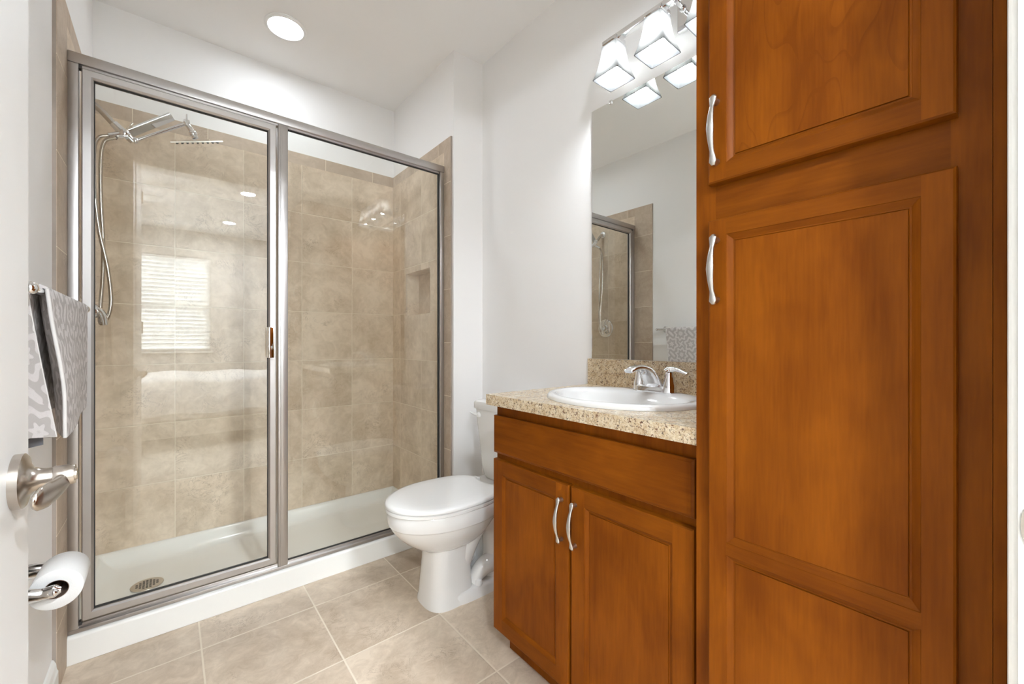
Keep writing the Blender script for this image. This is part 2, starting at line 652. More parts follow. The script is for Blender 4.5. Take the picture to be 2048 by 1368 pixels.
# niche lining
nd = XT1 + 0.095
box(bm, nd, nd + 0.008, NY0 - 0.008, NY1 + 0.008, NZ0 - 0.008, NZ1 + 0.008, mi=0)
for a in ((NY0 - 0.008, NY0, NZ0 - 0.008, NZ1 + 0.008), (NY1, NY1 + 0.008, NZ0 - 0.008, NZ1 + 0.008)):
    box(bm, XS, nd, *a, mi=4)
box(bm, XS, nd, NY0, NY1, NZ0 - 0.008, NZ0, mi=4)
box(bm, XS, nd, NY0, NY1, NZ1, NZ1 + 0.008, mi=4)
M['tile_plain'] = tile_mat('niche_tile', 'YZ', (9.0, 9.0), (-4.0, -4.0), TD, TL, TV, TG)
struct('wall_shower_right', bm, ['tile_yz', 'trim_yz', 'trim_z', 'tile_edge', 'tile_plain'],
       'beige tiled shower wall with a recessed niche', 'wall')


def baseboard(name, pts, thick_dir, label):
    """pts: two plan points; thick_dir: unit vector into the room"""
    bm = bm_new()
    prof = [(0, 0), (0.014, 0), (0.014, 0.085), (0.011, 0.092), (0.009, 0.11), (0.004, 0.122), (0, 0.125)]
    rings = [[Vector((p[0] + thick_dir[0] * d, p[1] + thick_dir[1] * d, z)) for d, z in prof] for p in pts]
    loft(bm, rings)
    return struct(name, bm, 'trim', label, 'baseboard')


baseboard('baseboard_left', [(XL, 0.0), (XL, 1.898)], (1, 0), 'white baseboard along the left wall')
baseboard('baseboard_right', [(XR, 1.165), (XR, YS)], (-1, 0), 'white baseboard behind the toilet')
baseboard('baseboard_stub', [(XR - 0.015, YS), (XS, YS)], (0, -1), 'white baseboard on the short wall beside the toilet')

# door jamb and casing
bm = bm_new()
box(bm, DX0 - 0.02, DX0, -0.145, -0.006, 0, DZ + 0.02)
box(bm, DX1, DX1 + 0.02, -0.145, -0.006, 0, DZ + 0.02)
box(bm, DX0, DX1, -0.145, -0.006, DZ, DZ + 0.02)
box(bm, DX1 - 0.012, DX1, -0.10, -0.06, 0, DZ, 0.002)
struct('trim_1', bm, 'trim', 'white jamb lining the doorway', 'door frame')


def casing(name, y0, y1, label, sides=(True, True)):
    bm = bm_new()
    w = 0.07
    s = 1 if y1 > 0 or y1 > -0.05 else -1
    if sides[0]:
        box(bm, DX0 - 0.006 - w, DX0 - 0.006, y0, y1, 0, DZ + 0.006 + w, 0.003)
    if sides[1]:
        box(bm, DX1 + 0.006, DX1 + 0.006 + w, y0, y1, 0, DZ + 0.006 + w, 0.003)
    box(bm, DX0 - 0.006, DX1 + 0.006, y0, y1, DZ + 0.006, DZ + 0.006 + w, 0.003)
    struct(name, bm, 'trim', label, 'door trim')


casing('trim_2', YF, 0.0015, 'white casing around the doorway on the bathroom side')
casing('trim_3', -0.146, -0.13, 'white casing around the doorway on the bedroom side')
# strike plate on the jamb
bm = bm_new()
rings = []
for x in (DX1 - 0.0015, DX1 + 0.0002):
    rings.append([Vector((x, -0.028 + 0.0205 * math.cos(a) * (1 if math.cos(a) > 0 else 0.9),
                          0.917 + 0.03 * math.copysign(abs(math.sin(a)) ** 0.8, math.sin(a))))
                  for a in [2 * PI * k / 32 for k in range(32)]])
loft(bm, rings)
tag(obj('strike_plate', bm, 'steel'), 'satin metal strike plate on the white jamb at the right edge', 'latch plate')

# bedroom walls and window
bm = bm_new()
WX0, WX1, WZ0, WZ1 = -0.42, 0.486, 0.97, 2.36
wall_hole(bm, 'Y', BY - 0.1, BY, BX0 - 0.1, BX1 + 0.1, 0, H, WX0, WX1, WZ0, WZ1)
struct('wall_bedroom_back', bm, 'bedroom_paint', 'bedroom wall with the window', 'wall')
struct('wall_bedroom_left', bxo(BX0 - 0.1, BX0, BY, -0.13, 0, H), 'bedroom_paint', 'bedroom wall on the left', 'wall')
struct('wall_bedroom_right', bxo(BX1, BX1 + 0.1, BY, -0.13, 0, H), 'bedroom_paint', 'bedroom wall at the bed head', 'wall')
bm = bm_new()
yw = BY - 0.06
for x0, x1, z0, z1 in ((WX0, WX0 + 0.04, WZ0, WZ1), (WX1 - 0.04, WX1, WZ0, WZ1), (WX0 + 0.04, WX1 - 0.04, WZ0, WZ0 + 0.04),
                       (WX0 + 0.04, WX1 - 0.04, WZ1 - 0.04, WZ1), (WX0 + 0.04, WX1 - 0.04, 1.60, 1.64)):
    box(bm, x0, x1, yw - 0.03, yw + 0.01, z0, z1)
w1 = struct('window_1', bm, 'trim', 'white framed window behind the blind', 'window')
obj('window_pane', bxo(WX0 + 0.04, WX1 - 0.04, yw - 0.012, yw - 0.008, WZ0 + 0.04, WZ1 - 0.04), 'glass', w1, False)
obj('window_sill', bxo(WX0 - 0.04, WX1 + 0.04, BY - 0.04, BY + 0.03, WZ0 - 0.02, WZ0, 0.004), 'trim', w1, False)
bl = thing('window_blind', 'white horizontal slat blind in the window mirrored in the shower glass', 'window blind', (0.03, BY - 0.02, WZ0))
bm = bm_new()
z = WZ0 + 0.088
while z < WZ1 - 0.035:
    a = math.radians(60)
    r0 = [Vector((WX0 + 0.006, BY - 0.022 + s * 0.046 * math.cos(a), z + s * 0.046 * math.sin(a) + (0.0025 if s == 0 else 0)))
          for s in (-1, 0, 1)]
    r1 = [p + Vector((WX1 - WX0 - 0.012, 0, 0)) for p in r0]
    ring0 = r0 + [p + Vector((0, 0.0008, 0.0012)) for p in r0[::-1]]
    ring1 = r1 + [p + Vector((0, 0.0008, 0.0012)) for p in r1[::-1]]
    loft(bm, [ring0, ring1])
    z += 0.057
obj('slats', bm, 'slat', bl)
obj('head_rail', bxo(WX0 + 0.004, WX1 - 0.004, BY - 0.045, BY - 0.004, WZ1 - 0.05, WZ1 - 0.004, 0.003), 'trim', bl)
obj('bottom_rail', bxo(WX0 + 0.006, WX1 - 0.006, BY - 0.04, BY - 0.008, WZ0 + 0.035, WZ0 + 0.05, 0.003), 'trim', bl)

# ------------------------------------------------------------------ shower pan
pan = thing('shower_pan', 'white acrylic shower pan with a front curb', 'shower pan', (0.47, 2.4, 0.0))
bm = bm_new()
PX0, PX1, PY0, PY1 = XT0 + 0.0005, XT1 - 0.0005, 2.062, YB - 0.0005


def pan_h(x, y):
    d = min(x - PX0, PX1 - x, PY1 - y)
    t = min(max((d - 0.012) / 0.085, 0), 1)
    h = 0.036 + 0.062 * (1 - t) ** 2.2
    dr = math.hypot(x + 0.075, y - 2.445)
    h += -0.004 + 0.004 * min(dr / 0.6, 1)
    if y < 2.19:
        tt = min(max((2.19 - y) / 0.045, 0), 1)
        tt = tt * tt * (3 - 2 * tt)
        h = max(h, h * (1 - tt) + 0.097 * tt)
    return h


def axis_pts(a, b_, fine, coarse, margin):
    out = []
    x = a
    while x < b_ - 1e-6:
        out.append(x)
        near = min(x - a, b_ - x) < margin
        x += fine if near else coarse
    out.append(b_)
    return out


xs = axis_pts(PX0, PX1, 0.007, 0.05, 0.12)
ys = [2.062, 2.0622, 2.064, 2.068, 2.075, 2.09, 2.12, 2.14, 2.145, 2.15, 2.155, 2.16, 2.165, 2.17, 2.175, 2.18, 2.185, 2.19, 2.2, 2.25, 2.3, 2.35, 2.4, 2.45, 2.5, 2.55,
      2.6, 2.64, 2.66] + [2.67 + 0.007 * i for i in range(16)]
ys = [y for y in ys if y < PY1 - 0.002] + [PY1]
grid = []
for y in ys:
    row = []
    for x in xs:
        h = pan_h(x, y)
        if y < 2.076:
            q = (2.076 - y) / 0.014
            h -= 0.012 * (1 - math.sqrt(max(0, 1 - q * q)))
        row.append(bm.verts.new((x, y, h)))
    grid.append(row)
for a, b_ in zip(grid[:-1], grid[1:]):
    for i in range(len(xs) - 1):
        bm.faces.new((a[i], a[i + 1], b_[i + 1], b_[i]))
low0 = [bm.verts.new((v.co.x, 2.059, 0.001)) for v in grid[0]]
for i in range(len(xs) - 1):
    bm.faces.new((grid[0][i], low0[i], low0[i + 1], grid[0][i + 1]))
obj('basin', bm, 'acrylic', pan, angle=60)
bm = bm_new()
dc = (-0.075, 2.445, 0.0335)
lathe(bm, [(0.0, 0.0), (0.054, 0.0), (0.057, 0.002), (0.056, 0.0042), (0.045, 0.0046), (0.0, 0.0046)], dc, 'Z', 40)
for i in range(-3, 4):
    for j in range(-3, 4):
        if i * i + j * j < 11:
            box(bm, dc[0] + i * 0.0115 - 0.004, dc[0] + i * 0.0115 + 0.004, dc[1] + j * 0.0115 - 0.004, dc[1] + j * 0.0115 + 0.004,
                dc[2] + 0.0046, dc[2] + 0.0049, mi=1)
obj('drain_cover', bm, ['drain', 'black'], pan, label='round metal drain cover with a square grid of holes')

# ------------------------------------------------------------------ shower enclosure
en = thing('shower_enclosure', 'framed glass shower screen with a hinged door in satin metal', 'shower door', (0.47, 2.09, 0.0975))
FY0, FY1 = 2.072, 2.112
bm = bm_new()
box(bm, XT0, XT1, FY0 - 0.004, FY1 + 0.004, 2.082, 2.119, 0.003)
box(bm, XT0 + 0.03, XT1 - 0.03, FY0 + 0.008, FY1 - 0.008, 2.074, 2.083)
obj('header', bm, 'alu', en)
bm = bm_new()
box(bm, XT0, XT1, FY0, FY1, 0.0975, 0.112, 0.002)
box(bm, XT0 + 0.02, XT1 - 0.02, FY0 + 0.012, FY1 - 0.004, 0.111, 0.124, 0.002)
obj('sill', bm, 'alu', en)
for x0, x1 in ((XT0, XT0 + 0.027), (XT1 - 0.024, XT1)):
    bm = bm_new()
    box(bm, x0, x1, FY0, FY1, 0.112, 2.082, 0.002)
    obj('jamb', bm, 'alu', en)
bm = bm_new()
box(bm, 0.372, 0.411, FY0, FY1, 0.112, 2.082, 0.003)
box(bm, 0.380, 0.384, FY0 - 0.003, FY0 + 0.001, 0.114, 2.08, 0.001)
obj('post', bm, 'alu', en)
bm = bm_new()
box(bm, 0.411, 0.414, 2.088, 2.098, 0.124, 2.074)
box(bm, XT1 - 0.029, XT1 - 0.024, 2.086, 2.1, 0.124, 2.074)
box(bm, 0.414, XT1 - 0.029, 2.088, 2.098, 0.124, 0.127)
box(bm, 0.414, XT1 - 0.029, 2.088, 2.098, 2.071, 2.074)
obj('gasket', bm, 'gasket', en, False, label='thin dark seal around the fixed pane')
obj('glass_pane', bxo(0.414, XT1 - 0.029, 2.090, 2.095, 0.127, 2.071), 'glass', en, False, label='fixed clear pane')
# hinged door
dx0, dx1, dz0, dz1 = -0.236, 0.365, 0.134, 2.071
sw = 0.030
bm = bm_new()


def ring_frame(bm, x0, x1, z0, z1, w, y0, y1, b=0.003):
    """mitred rectangular frame"""
    o = [(x0, z0), (x1, z0), (x1, z1), (x0, z1)]
    i = [(x0 + w, z0 + w), (x1 - w, z0 + w), (x1 - w, z1 - w), (x0 + w, z1 - w)]
    prof = []
    for k in range(4):
        ox, oz = o[k]
        ix, iz = i[k]
        sx = 1 if ix > ox else -1
        sz = 1 if iz > oz else -1
        prof.append([Vector((ox, y1, oz)), Vector((ox, y0 + b, oz)), Vector((ox + sx * b, y0, oz + sz * b)),
                     Vector((ix - sx * b * 2, y0, iz - sz * b * 2)), Vector((ix, y0 + b * 2, iz)), Vector((ix, y1, iz))])
    prof.append(prof[0])
    vr = [[bm.verts.new(p) for p in r] for r in prof[:4]]
    for k in range(4):
        a, c = vr[k], vr[(k + 1) % 4]
        for q in range(6):
            bm.faces.new((a[q], a[(q + 1) % 6], c[(q + 1) % 6], c[q]))


ring_frame(bm, dx0, dx1, dz0, dz1, sw, FY0 - 0.002, FY1 - 0.010)
door = obj('door_frame', bm, 'alu', en, angle=25, label='hinged door frame left of the post')
bm = bm_new()
g0, g1 = dx0 + sw, dx1 - sw
box(bm, g0, g0 + 0.002, 2.084, 2.096, dz0 + sw, dz1 - sw)
box(bm, g1 - 0.002, g1, 2.084, 2.096, dz0 + sw, dz1 - sw)
box(bm, g0, g1, 2.084, 2.096, dz0 + sw, dz0 + sw + 0.002)
box(bm, g0, g1, 2.084, 2.096, dz1 - sw - 0.002, dz1 - sw)
obj('door_gasket', bm, 'gasket', door, False)
obj('door_glass', bxo(g0 + 0.002, g1 - 0.002, 2.088, 2.093, dz0 + sw + 0.002, dz1 - sw - 0.002), 'glass', door, False)
bm = bm_new()
box(bm, -0.0105, 0.0105, -0.012, 0.012, 1.043, 1.176, 0.0015)
bmesh.ops.rotate(bm, verts=bm.verts, cent=(0, 0, 0), matrix=Matrix.Rotation(math.radians(9), 3, 'Z'))
bmesh.ops.translate(bm, verts=bm.verts, vec=(0.340, FY0 - 0.0155, 0))
obj('handle', bm, 'chrome', door, label='small chrome door pull')
bm = bm_new()
box(bm, -0.0065, 0.0065, 2.1025, 2.125, 1.043, 1.176, 0.0015)
bmesh.ops.translate(bm, verts=bm.verts, vec=(0.339, 0, 0))
obj('handle', bm, 'chrome', door)
bm = bm_new()
bm.free()
for z in (dz0 - 0.012, dz1 - 0.004):
    bm = bm_new()
    box(bm, dx0 - 0.007, dx0 + 0.001, FY0 + 0.001, FY0 + 0.02, z, z + 0.012)
    obj('hinge_pin', bm, 'gasket', en, False, label='black plastic hinge block at the left jamb')

# ------------------------------------------------------------------ shower valve and heads
SY = 2.41
va = thing('shower_valve', 'round chrome shower valve with lever on the tiled left wall', 'shower valve', (XT0, 2.38, 1.238))
bm = bm_new()
lathe(bm, [(0, 0), (0.082, 0), (0.082, 0.004), (0.075, 0.009), (0.05, 0.012), (0.0, 0.012)], (XT0, 2.38, 1.238), 'X', 40)
obj('escutcheon', bm, 'chrome', va)
bm = bm_new()
lathe(bm, [(0.0, 0.012), (0.034, 0.012), (0.032, 0.03), (0.026, 0.045), (0.0, 0.048)], (XT0, 2.38, 1.238), 'X', 28)
obj('hub', bm, 'chrome', va)
bm = bm_new()
sweep(bm, [(-0.232, 2.38, 1.243), (-0.215, 2.375, 1.236), (-0.205, 2.365, 1.212), (-0.200, 2.355, 1.180)],
      [(0.016, 0.016), (0.013, 0.013), (0.009, 0.011), (0.006, 0.009)], 14)
obj('lever', bm, 'chrome', va)

sh = thing('shower_head_set', 'chrome shower arm with square rain head and flat hand shower', 'shower head', (XT0, SY, 2.10))
bm = bm_new()
lathe(bm, [(0, 0), (0.032, 0), (0.03, 0.006), (0.018, 0.014), (0.0, 0.015)], (XT0, SY, 2.105), 'X', 28)
obj('flange', bm, 'chrome', sh)
bm = bm_new()
sweep(bm, [(XT0 + 0.005, SY, 2.105), (-0.245, SY, 2.096), (-0.215, SY, 2.070), (-0.185, SY, 2.036), (-0.170, SY, 2.022)], 0.012, 14)
obj('shower_arm', bm, 'steel', sh)
bm = bm_new()
sweep(bm, [(-0.180, SY, 2.032), (-0.160, SY, 2.012), (-0.135, SY, 1.988), (-0.118, SY, 1.972)],
      [0.0155, 0.0165, 0.0145, 0.0115], 16, smooth=4)
sphere(bm, (-0.146, SY, 2.000), 0.021)
sphere(bm, (-0.112, SY, 1.980), 0.014)
sweep(bm, [(-0.146, SY - 0.005, 2.0), (-0.118, SY - 0.03, 2.044)], [0.006, 0.004], 10, smooth=0)
sweep(bm, [(-0.15, SY, 2.0), (-0.195, SY - 0.01, 1.972)], 0.011, 12, smooth=0)
sweep(bm, [(-0.135, SY, 1.99), (-0.170, SY - 0.04, 1.962)], 0.010, 12, smooth=0)
obj('diverter', bm, 'chrome', sh)
bm = bm_new()
sweep(bm, [(-0.112, SY, 1.980), (0.058, SY, 2.112)], 0.0072, 12, smooth=0)
obj('extension_arm', bm, 'chrome', sh)
# rain head on its swivel
bm = bm_new()
lathe(bm, [(0, -0.012), (0.012, -0.012), (0.014, 0), (0.012, 0.012), (0.004, 0.014), (0.003, 0.04), (0, 0.04)], (0.062, SY, 2.116), 'Z', 18)
sweep(bm, [(0.062, SY, 2.112), (0.078, SY, 2.088), (0.094, SY, 2.055)], [0.011, 0.012, 0.013], 14, smooth=3)
sphere(bm, (0.085, SY, 2.075), 0.0165)
obj('swivel', bm, 'chrome', sh)
hc = Vector((0.100, SY, 2.046))
vdir = (hc - Vector((0, 0, 1.112))).normalized()
wdir = Vector((0.9, -0.16, 0.235))
wdir = (wdir - vdir * wdir.dot(vdir)).normalized()
ndir = wdir.cross(vdir).normalized()
if ndir.z < 0:
    ndir = -ndir
tilt = Matrix.Rotation(math.radians(2.0), 3, wdir)
vdir = tilt @ vdir
ndir = tilt @ ndir


def obox(bm, c, u, v, n, a, b_, t, mi=0, bev=0.0):
    vs = [bm.verts.new(c + u * (a * i) + v * (b_ * j) + n * (t * k)) for k in (-1, 1) for j in (-1, 1) for i in (-1, 1)]
    fs = []
    for q in ((0, 2, 3, 1), (4, 5, 7, 6), (0, 1, 5, 4), (1, 3, 7, 5), (3, 2, 6, 7), (2, 0, 4, 6)):
        f = bm.faces.new([vs[i] for i in q])
        f.material_index = mi
        fs.append(f)
    if bev:
        es = list({e for f in fs for e in f.edges})
        r = bmesh.ops.bevel(bm, geom=es, offset=bev, segments=2, affect='EDGES')
        for f in r['faces']:
            f.material_index = mi


bm = bm_new()
obox(bm, hc, wdir, vdir, ndir, 0.098, 0.098, 0.003, 0, 0.001)
for i in range(-4, 5):
    for j in range(-4, 5):
        lathe(bm, [(0, 0.002), (0.0045, 0.002), (0.004, 0.009), (0, 0.0095)], hc + wdir * (i * 0.019) + vdir * (j * 0.019), -ndir, 8, 1)
obj('rain_head', bm, ['chrome', 'gasket'], sh, label='thin square rain shower plate with rubber nozzles')
# hand shower, a flat bar pointing up to the right
bm = bm_new()
a0 = Vector((-0.128, SY - 0.03, 1.998))
a1 = Vector((0.010, SY - 0.05, 2.108))
ud = (a1 - a0).normalized()
nd_ = Vector((0.25, -0.60, -0.6))
nd_ = (nd_ - ud * nd_.dot(ud)).normalized()
sd = ud.cross(nd_)
obox(bm, (a0 + a1) / 2, ud, sd, nd_, (a1 - a0).length / 2, 0.0165, 0.007, 0, 0.002)
obj('hand_shower', bm, 'chrome', sh, label='flat rectangular chrome hand shower')
bm = bm_new()
sweep(bm, [(-0.195, SY - 0.01, 1.972), (-0.222, SY - 0.012, 1.955), (-0.236, SY - 0.015, 1.90), (-0.236, SY - 0.02, 1.75), (-0.222, SY - 0.025, 1.58),
           (-0.196, SY - 0.03, 1.42), (-0.185, SY - 0.035, 1.30), (-0.189, SY - 0.04, 1.235), (-0.204, SY - 0.035, 1.193), (-0.219, SY - 0.015, 1.195),
           (-0.219, SY, 1.26), (-0.212, SY, 1.40), (-0.212, SY, 1.55), (-0.218, SY, 1.70), (-0.217, SY - 0.01, 1.86), (-0.205, SY - 0.03, 1.935),
           (-0.170, SY - 0.04, 1.962)], 0.0068, 12, smooth=10)
obj('hose', bm, 'steel', sh, angle=80)

# ------------------------------------------------------------------ recessed lights


def recessed(name, x, y, r, mat, label, group=None):
    t = thing(name, label, 'recessed light', (x, y, H), group)
    bm = bm_new()
    lathe(bm, [(r * 0.80, -0.0005), (r, -0.0005), (r, -0.004), (r * 0.95, -0.009), (r * 0.84, -0.010), (r * 0.80, -0.006), (r * 0.80, -0.0005)],
          (x, y, H), 'Z', 48)
    bmesh.ops.remove_doubles(bm, verts=bm.verts, dist=1e-6)
    obj('trim_ring', bm, 'trim', t)
    bm = bm_new()
    lathe(bm, [(0, -0.0005), (r * 0.79, -0.0005), (r * 0.79, -0.005), (r * 0.5, -0.0065), (0, -0.007)], (x, y, H), 'Z', 40)
    obj('diffuser', bm, mat, t)
    return t


recessed('recessed_light', 0.465, 2.395, 0.098, 'lamp_shower', 'lit round recessed light in the ceiling over the shower')
recessed('recessed_light', 0.67, -1.17, 0.085, 'lamp_bedroom', 'upper of two small ceiling lights mirrored in the shower door', 'bedroom recessed lights')
recessed('recessed_light', 0.632, -2.63, 0.09, 'lamp_bedroom', 'lower of two small ceiling lights mirrored in the shower door', 'bedroom recessed lights')

# ------------------------------------------------------------------ vanity light
LX, LYS, ZB, ZTOP = 1.319, (0.9745, 0.790, 0.6055), 2.1235, 2.25
vl = thing('vanity_light', 'chrome bar light with three frosted square shades above the mirror', 'wall light', (XR, 0.79, 2.28))
bm = bm_new()
box(bm, XR - 0.012, XR - 0.0005, 0.632, 0.764 + 0.18, 2.215, 2.345, 0.004)
bm.free()
bm = bm_new()
box(bm, XR - 0.014, XR - 0.0005, 0.45, 0.764, 2.219, 2.34, 0.004)
for y in (0.50, 0.71):
    lathe(bm, [(0, 0.012), (0.008, 0.012), (0.009, 0.018), (0.006, 0.026), (0.0, 0.028)], (XR, y, 2.242), '-X', 14)
obj('backplate', bm, 'chrome', vl)
for y in (0.49, 0.72):
    bm = bm_new()
    sweep(bm, [(XR - 0.012, y, 2.262), (LX, y, 2.268)], 0.0075, 14, smooth=0)
    lathe(bm, [(0, 0.05), (0.010, 0.05), (0.012, 0.055), (0.012, 0.06), (0.010, 0.066), (0, 0.066)], (XR, y, 2.263), '-X', 14)
    obj('arm', bm, 'chrome', vl)
bm = bm_new()
box(bm, LX - 0.014, LX + 0.014, LYS[2] - 0.04, LYS[0] + 0.04, 2.266, 2.286, 0.002)
obj('bar', bm, 'chrome', vl)


def sq(cx, cy_, h, z, r=0.25, n=6):
    """rounded square ring of half side h"""
    pts = []
    rad = h * r
    for k, (sx, sy) in enumerate(((1, 1), (-1, 1), (-1, -1), (1, -1))):
        for i in range(n + 1):
            a = PI / 2 * k + PI / 2 * i / n
            pts.append(Vector((cx + sx * (h - rad) + rad * math.cos(a), cy_ + sy * (h - rad) + rad * math.sin(a), z)))
    return pts


for y in LYS:
    bm = bm_new()
    loft(bm, [sq(LX, y, 0.034, 2.2675), sq(LX, y, 0.034, 2.256), sq(LX, y, 0.030, 2.2515)])
    obj('socket_cup', bm, 'chrome', vl)
    bm = bm_new()
    outer, inner = [], []
    for i in range(13):
        t = i / 12
        h = 0.033 + 0.0255 * (0.35 * t + 0.65 * t ** 2.3)
        zz = ZTOP + (ZB - ZTOP) * t
        outer.append(sq(LX, y, h, zz, 0.10))
        inner.append(sq(LX, y, h - 0.003, zz - (0.003 if i == 0 else 0), 0.10))
    vo = loft(bm, outer, True, False)
    vi = loft(bm, inner, True, False)
    n = len(vo[-1])
    for k in range(n):
        bm.faces.new((vo[-1][k], vo[-1][(k + 1) % n], vi[-1][(k + 1) % n], vi[-1][k]))
    s = obj('shade', bm, 'shade', vl, angle=50, label='frosted white glass shade')
    bm = bm_new()
    lathe(bm, [(0, 0.012), (0.010, 0.012), (0.012, 0.030), (0.020, 0.048), (0.0275, 0.066), (0.0295, 0.080), (0.0275, 0.094),
               (0.020, 0.105), (0.010, 0.110), (0, 0.1105)], (LX, y, ZTOP), '-Z', 20)
    obj('bulb', bm, 'bulb', s, label='lit round bulb')

# ------------------------------------------------------------------ mirror
mi = thing('wall_mirror', 'frameless mirror on the wall above the granite look backsplash', 'mirror', (XR, 0.79, 1.041))
bm = bm_new()
box(bm, 1.4145, XR - 0.0003, 0.4195, 1.16, 1.0415, 2.112)
obj('mirror_glass', bm, 'mirror', mi, False)
for y in (1.06, 0.62):
    bm = bm_new()
    box(bm, 1.411, XR - 0.0003, y - 0.007, y + 0.007, 2.101, 2.118, 0.002)
    obj('clip', bm, 'chrome', mi)


# ------------------------------------------------------------------ cabinet doors


def panel_door(bm, xf, y0, y1, z0, z1, t, stile, rails, depth=0.008):
    """frame-and-panel door facing -X. rails: list of (zlo, zhi) openings. materials 0 stile, 1 rail, 2 panel"""
    bev = 0.004
    xb = xf + t

    def quad(pts, mi):
        f = bm.faces.new([bm.verts.new(p) for p in pts])
        f.material_index = mi
    # outer rim: back, sides, small round-over to the face
    ring = [(xb, 0.0), (xf + 0.006, 0.0), (xf + 0.002, 0.0012), (xf, 0.004)]
    prev = None
    for x, i in ring:
        cur = [bm.verts.new((x, a, b_)) for a, b_ in ((y0 + i, z0 + i), (y1 - i, z0 + i), (y1 - i, z1 - i), (y0 + i, z1 - i))]
        if prev is None:
            bm.faces.new(cur)
        else:
            for k in range(4):
                f = bm.faces.new((prev[k], prev[(k + 1) % 4], cur[(k + 1) % 4], cur[k]))
                f.material_index = 0 if k in (1, 3) else 1
        prev = cur
    a0, a1, c0, c1 = y0 + bev, y1 - bev, z0 + bev, z1 - bev
    s0, s1 = y0 + stile, y1 - stile
    quad([(xf, a0, c0), (xf, a0, c1), (xf, s0, c1), (xf, s0, c0)], 0)
    quad([(xf, s1, c0), (xf, s1, c1), (xf, a1, c1), (xf, a1, c0)], 0)
    zs = [c0]
    for lo, hi in rails:
        zs += [lo, hi]
    zs.append(c1)
    for k in range(0, len(zs), 2):
        quad([(xf, s0, zs[k]), (xf, s0, zs[k + 1]), (xf, s1, zs[k + 1]), (xf, s1, zs[k])], 1)
    for lo, hi in rails:
        prof = [(0.0, 0.0), (0.0006, 0.0015), (0.0045, 0.0035), (0.009, 0.0075), (0.0095, 0.0035 + depth * 0.6), (0.0105, depth + 0.0015),
                (0.0125, depth + 0.001), (0.014, depth + 0.002), (0.0145, depth)]
        prev = None
        for i, dd in prof:
            cur = [bm.verts.new((xf + dd, a, b_)) for a, b_ in ((s0 + i, lo + i), (s1 - i, lo + i), (s1 - i, hi - i), (s0 + i, hi - i))]
            if prev:
                for k in range(4):
                    f = bm.faces.new((prev[k], prev[(k + 1) % 4], cur[(k + 1) % 4], cur[k]))
                    f.material_index = 0 if k in (1, 3) else 1
            prev = cur
        f = bm.faces.new(prev)
        f.material_index = 2


def pull(parent, xf, y, z0, z1, name='handle'):
    """arched cabinet pull on a face at x = xf facing -X"""
    bm = bm_new()
    L = z1 - z0
    zc = (z0 + z1) / 2
    pts, rad = [], []
    for s, d, w, th in ((-0.5, 0.013, 0.0045, 0.0035), (-0.46, 0.0165, 0.0075, 0.0042), (-0.40, 0.0175, 0.0062, 0.0036), (-0.32, 0.0205, 0.0042, 0.0034),
                        (-0.18, 0.0265, 0.0058, 0.0036), (0, 0.0295, 0.0075, 0.0036),
                        (0.18, 0.0265, 0.0058, 0.0036), (0.32, 0.0205, 0.0042, 0.0034), (0.40, 0.0175, 0.0062, 0.0036), (0.46, 0.0165, 0.0075, 0.0042),
                        (0.5, 0.013, 0.0045, 0.0035)):
        pts.append((xf - d, y, zc + s * L))
        rad.append((w, th))
    sweep(bm, pts, rad, 12, up=(1, 0, 0), smooth=4)
    for s in (-0.44, 0.44):
        lathe(bm, [(0, 0), (0.0065, 0), (0.0055, 0.006), (0.0048, 0.016), (0, 0.0165)], (xf, y, zc + s * L), '-X', 14)
    return obj(name, bm, 'pull', parent, angle=60, label='satin metal arched pull')


WM = ['wood_v', 'wood_h', 'wood_v']
WMC = ['wood_v', 'wood_h', 'wood_c']
# vanity cabinet
VY0, VY1 = 0.4205, 1.162
XF, XD = 0.897, 0.878
vc = thing('vanity_cabinet', 'brown stained wood vanity cabinet under the sink counter', 'cabinet', (1.16, 0.79, 0.0))
bm = bm_new()
box(bm, XF, XF + 0.019, VY0, VY1, 0.10, 0.8925)           # face frame
box(bm, XF + 0.019, XR - 0.016, VY1 - 0.014, VY1 - 0.001, 0.10, 0.8925)  # side
box(bm, XF + 0.019, XR - 0.016, VY0, VY0 + 0.014, 0.10, 0.8925)
box(bm, XF + 0.019, XR - 0.016, VY0 + 0.014, VY1 - 0.014, 0.10, 0.115)
box(bm, XR - 0.022, XR - 0.016, VY0 + 0.014, VY1 - 0.014, 0.115, 0.8925)
obj('body', bm, 'wood_v', vc, False)
bm = bm_new()
box(bm, 0.954, 0.967, VY0, VY1 - 0.001, 0.0, 0.10)
box(bm, 0.967, XR - 0.016, VY1 - 0.014, VY1 - 0.001, 0.0, 0.10)
obj('toe_kick', bm, 'wood_v', vc, False)
bm = bm_new()
r0 = []
ring = [(XD + 0.018, 0.0), (XD + 0.005, 0.0), (XD + 0.0035, 0.001), (XD + 0.002, 0.005), (XD, 0.0075)]
rings = []
for x, i in ring:
    rings.append([Vector((x, a, b_)) for a, b_ in ((0.438 + i, 0.725 + i), (1.162 - i, 0.725 + i), (1.162 - i, 0.855 - i), (0.438 + i, 0.855 - i))])
loft(bm, rings)
obj('drawer_front', bm, 'wood_h', vc, angle=20)
for y0, y1, hy in ((0.805, 1.162, 0.831), (0.438, 0.797, 0.779)):
    bm = bm_new()
    panel_door(bm, XD, y0, y1, 0.108, 0.703, 0.018, 0.050, [(0.158, 0.656)], 0.0065)
    d = obj('door', bm, WM, vc, angle=20)
    pull(d, XD, hy, 0.532, 0.662)

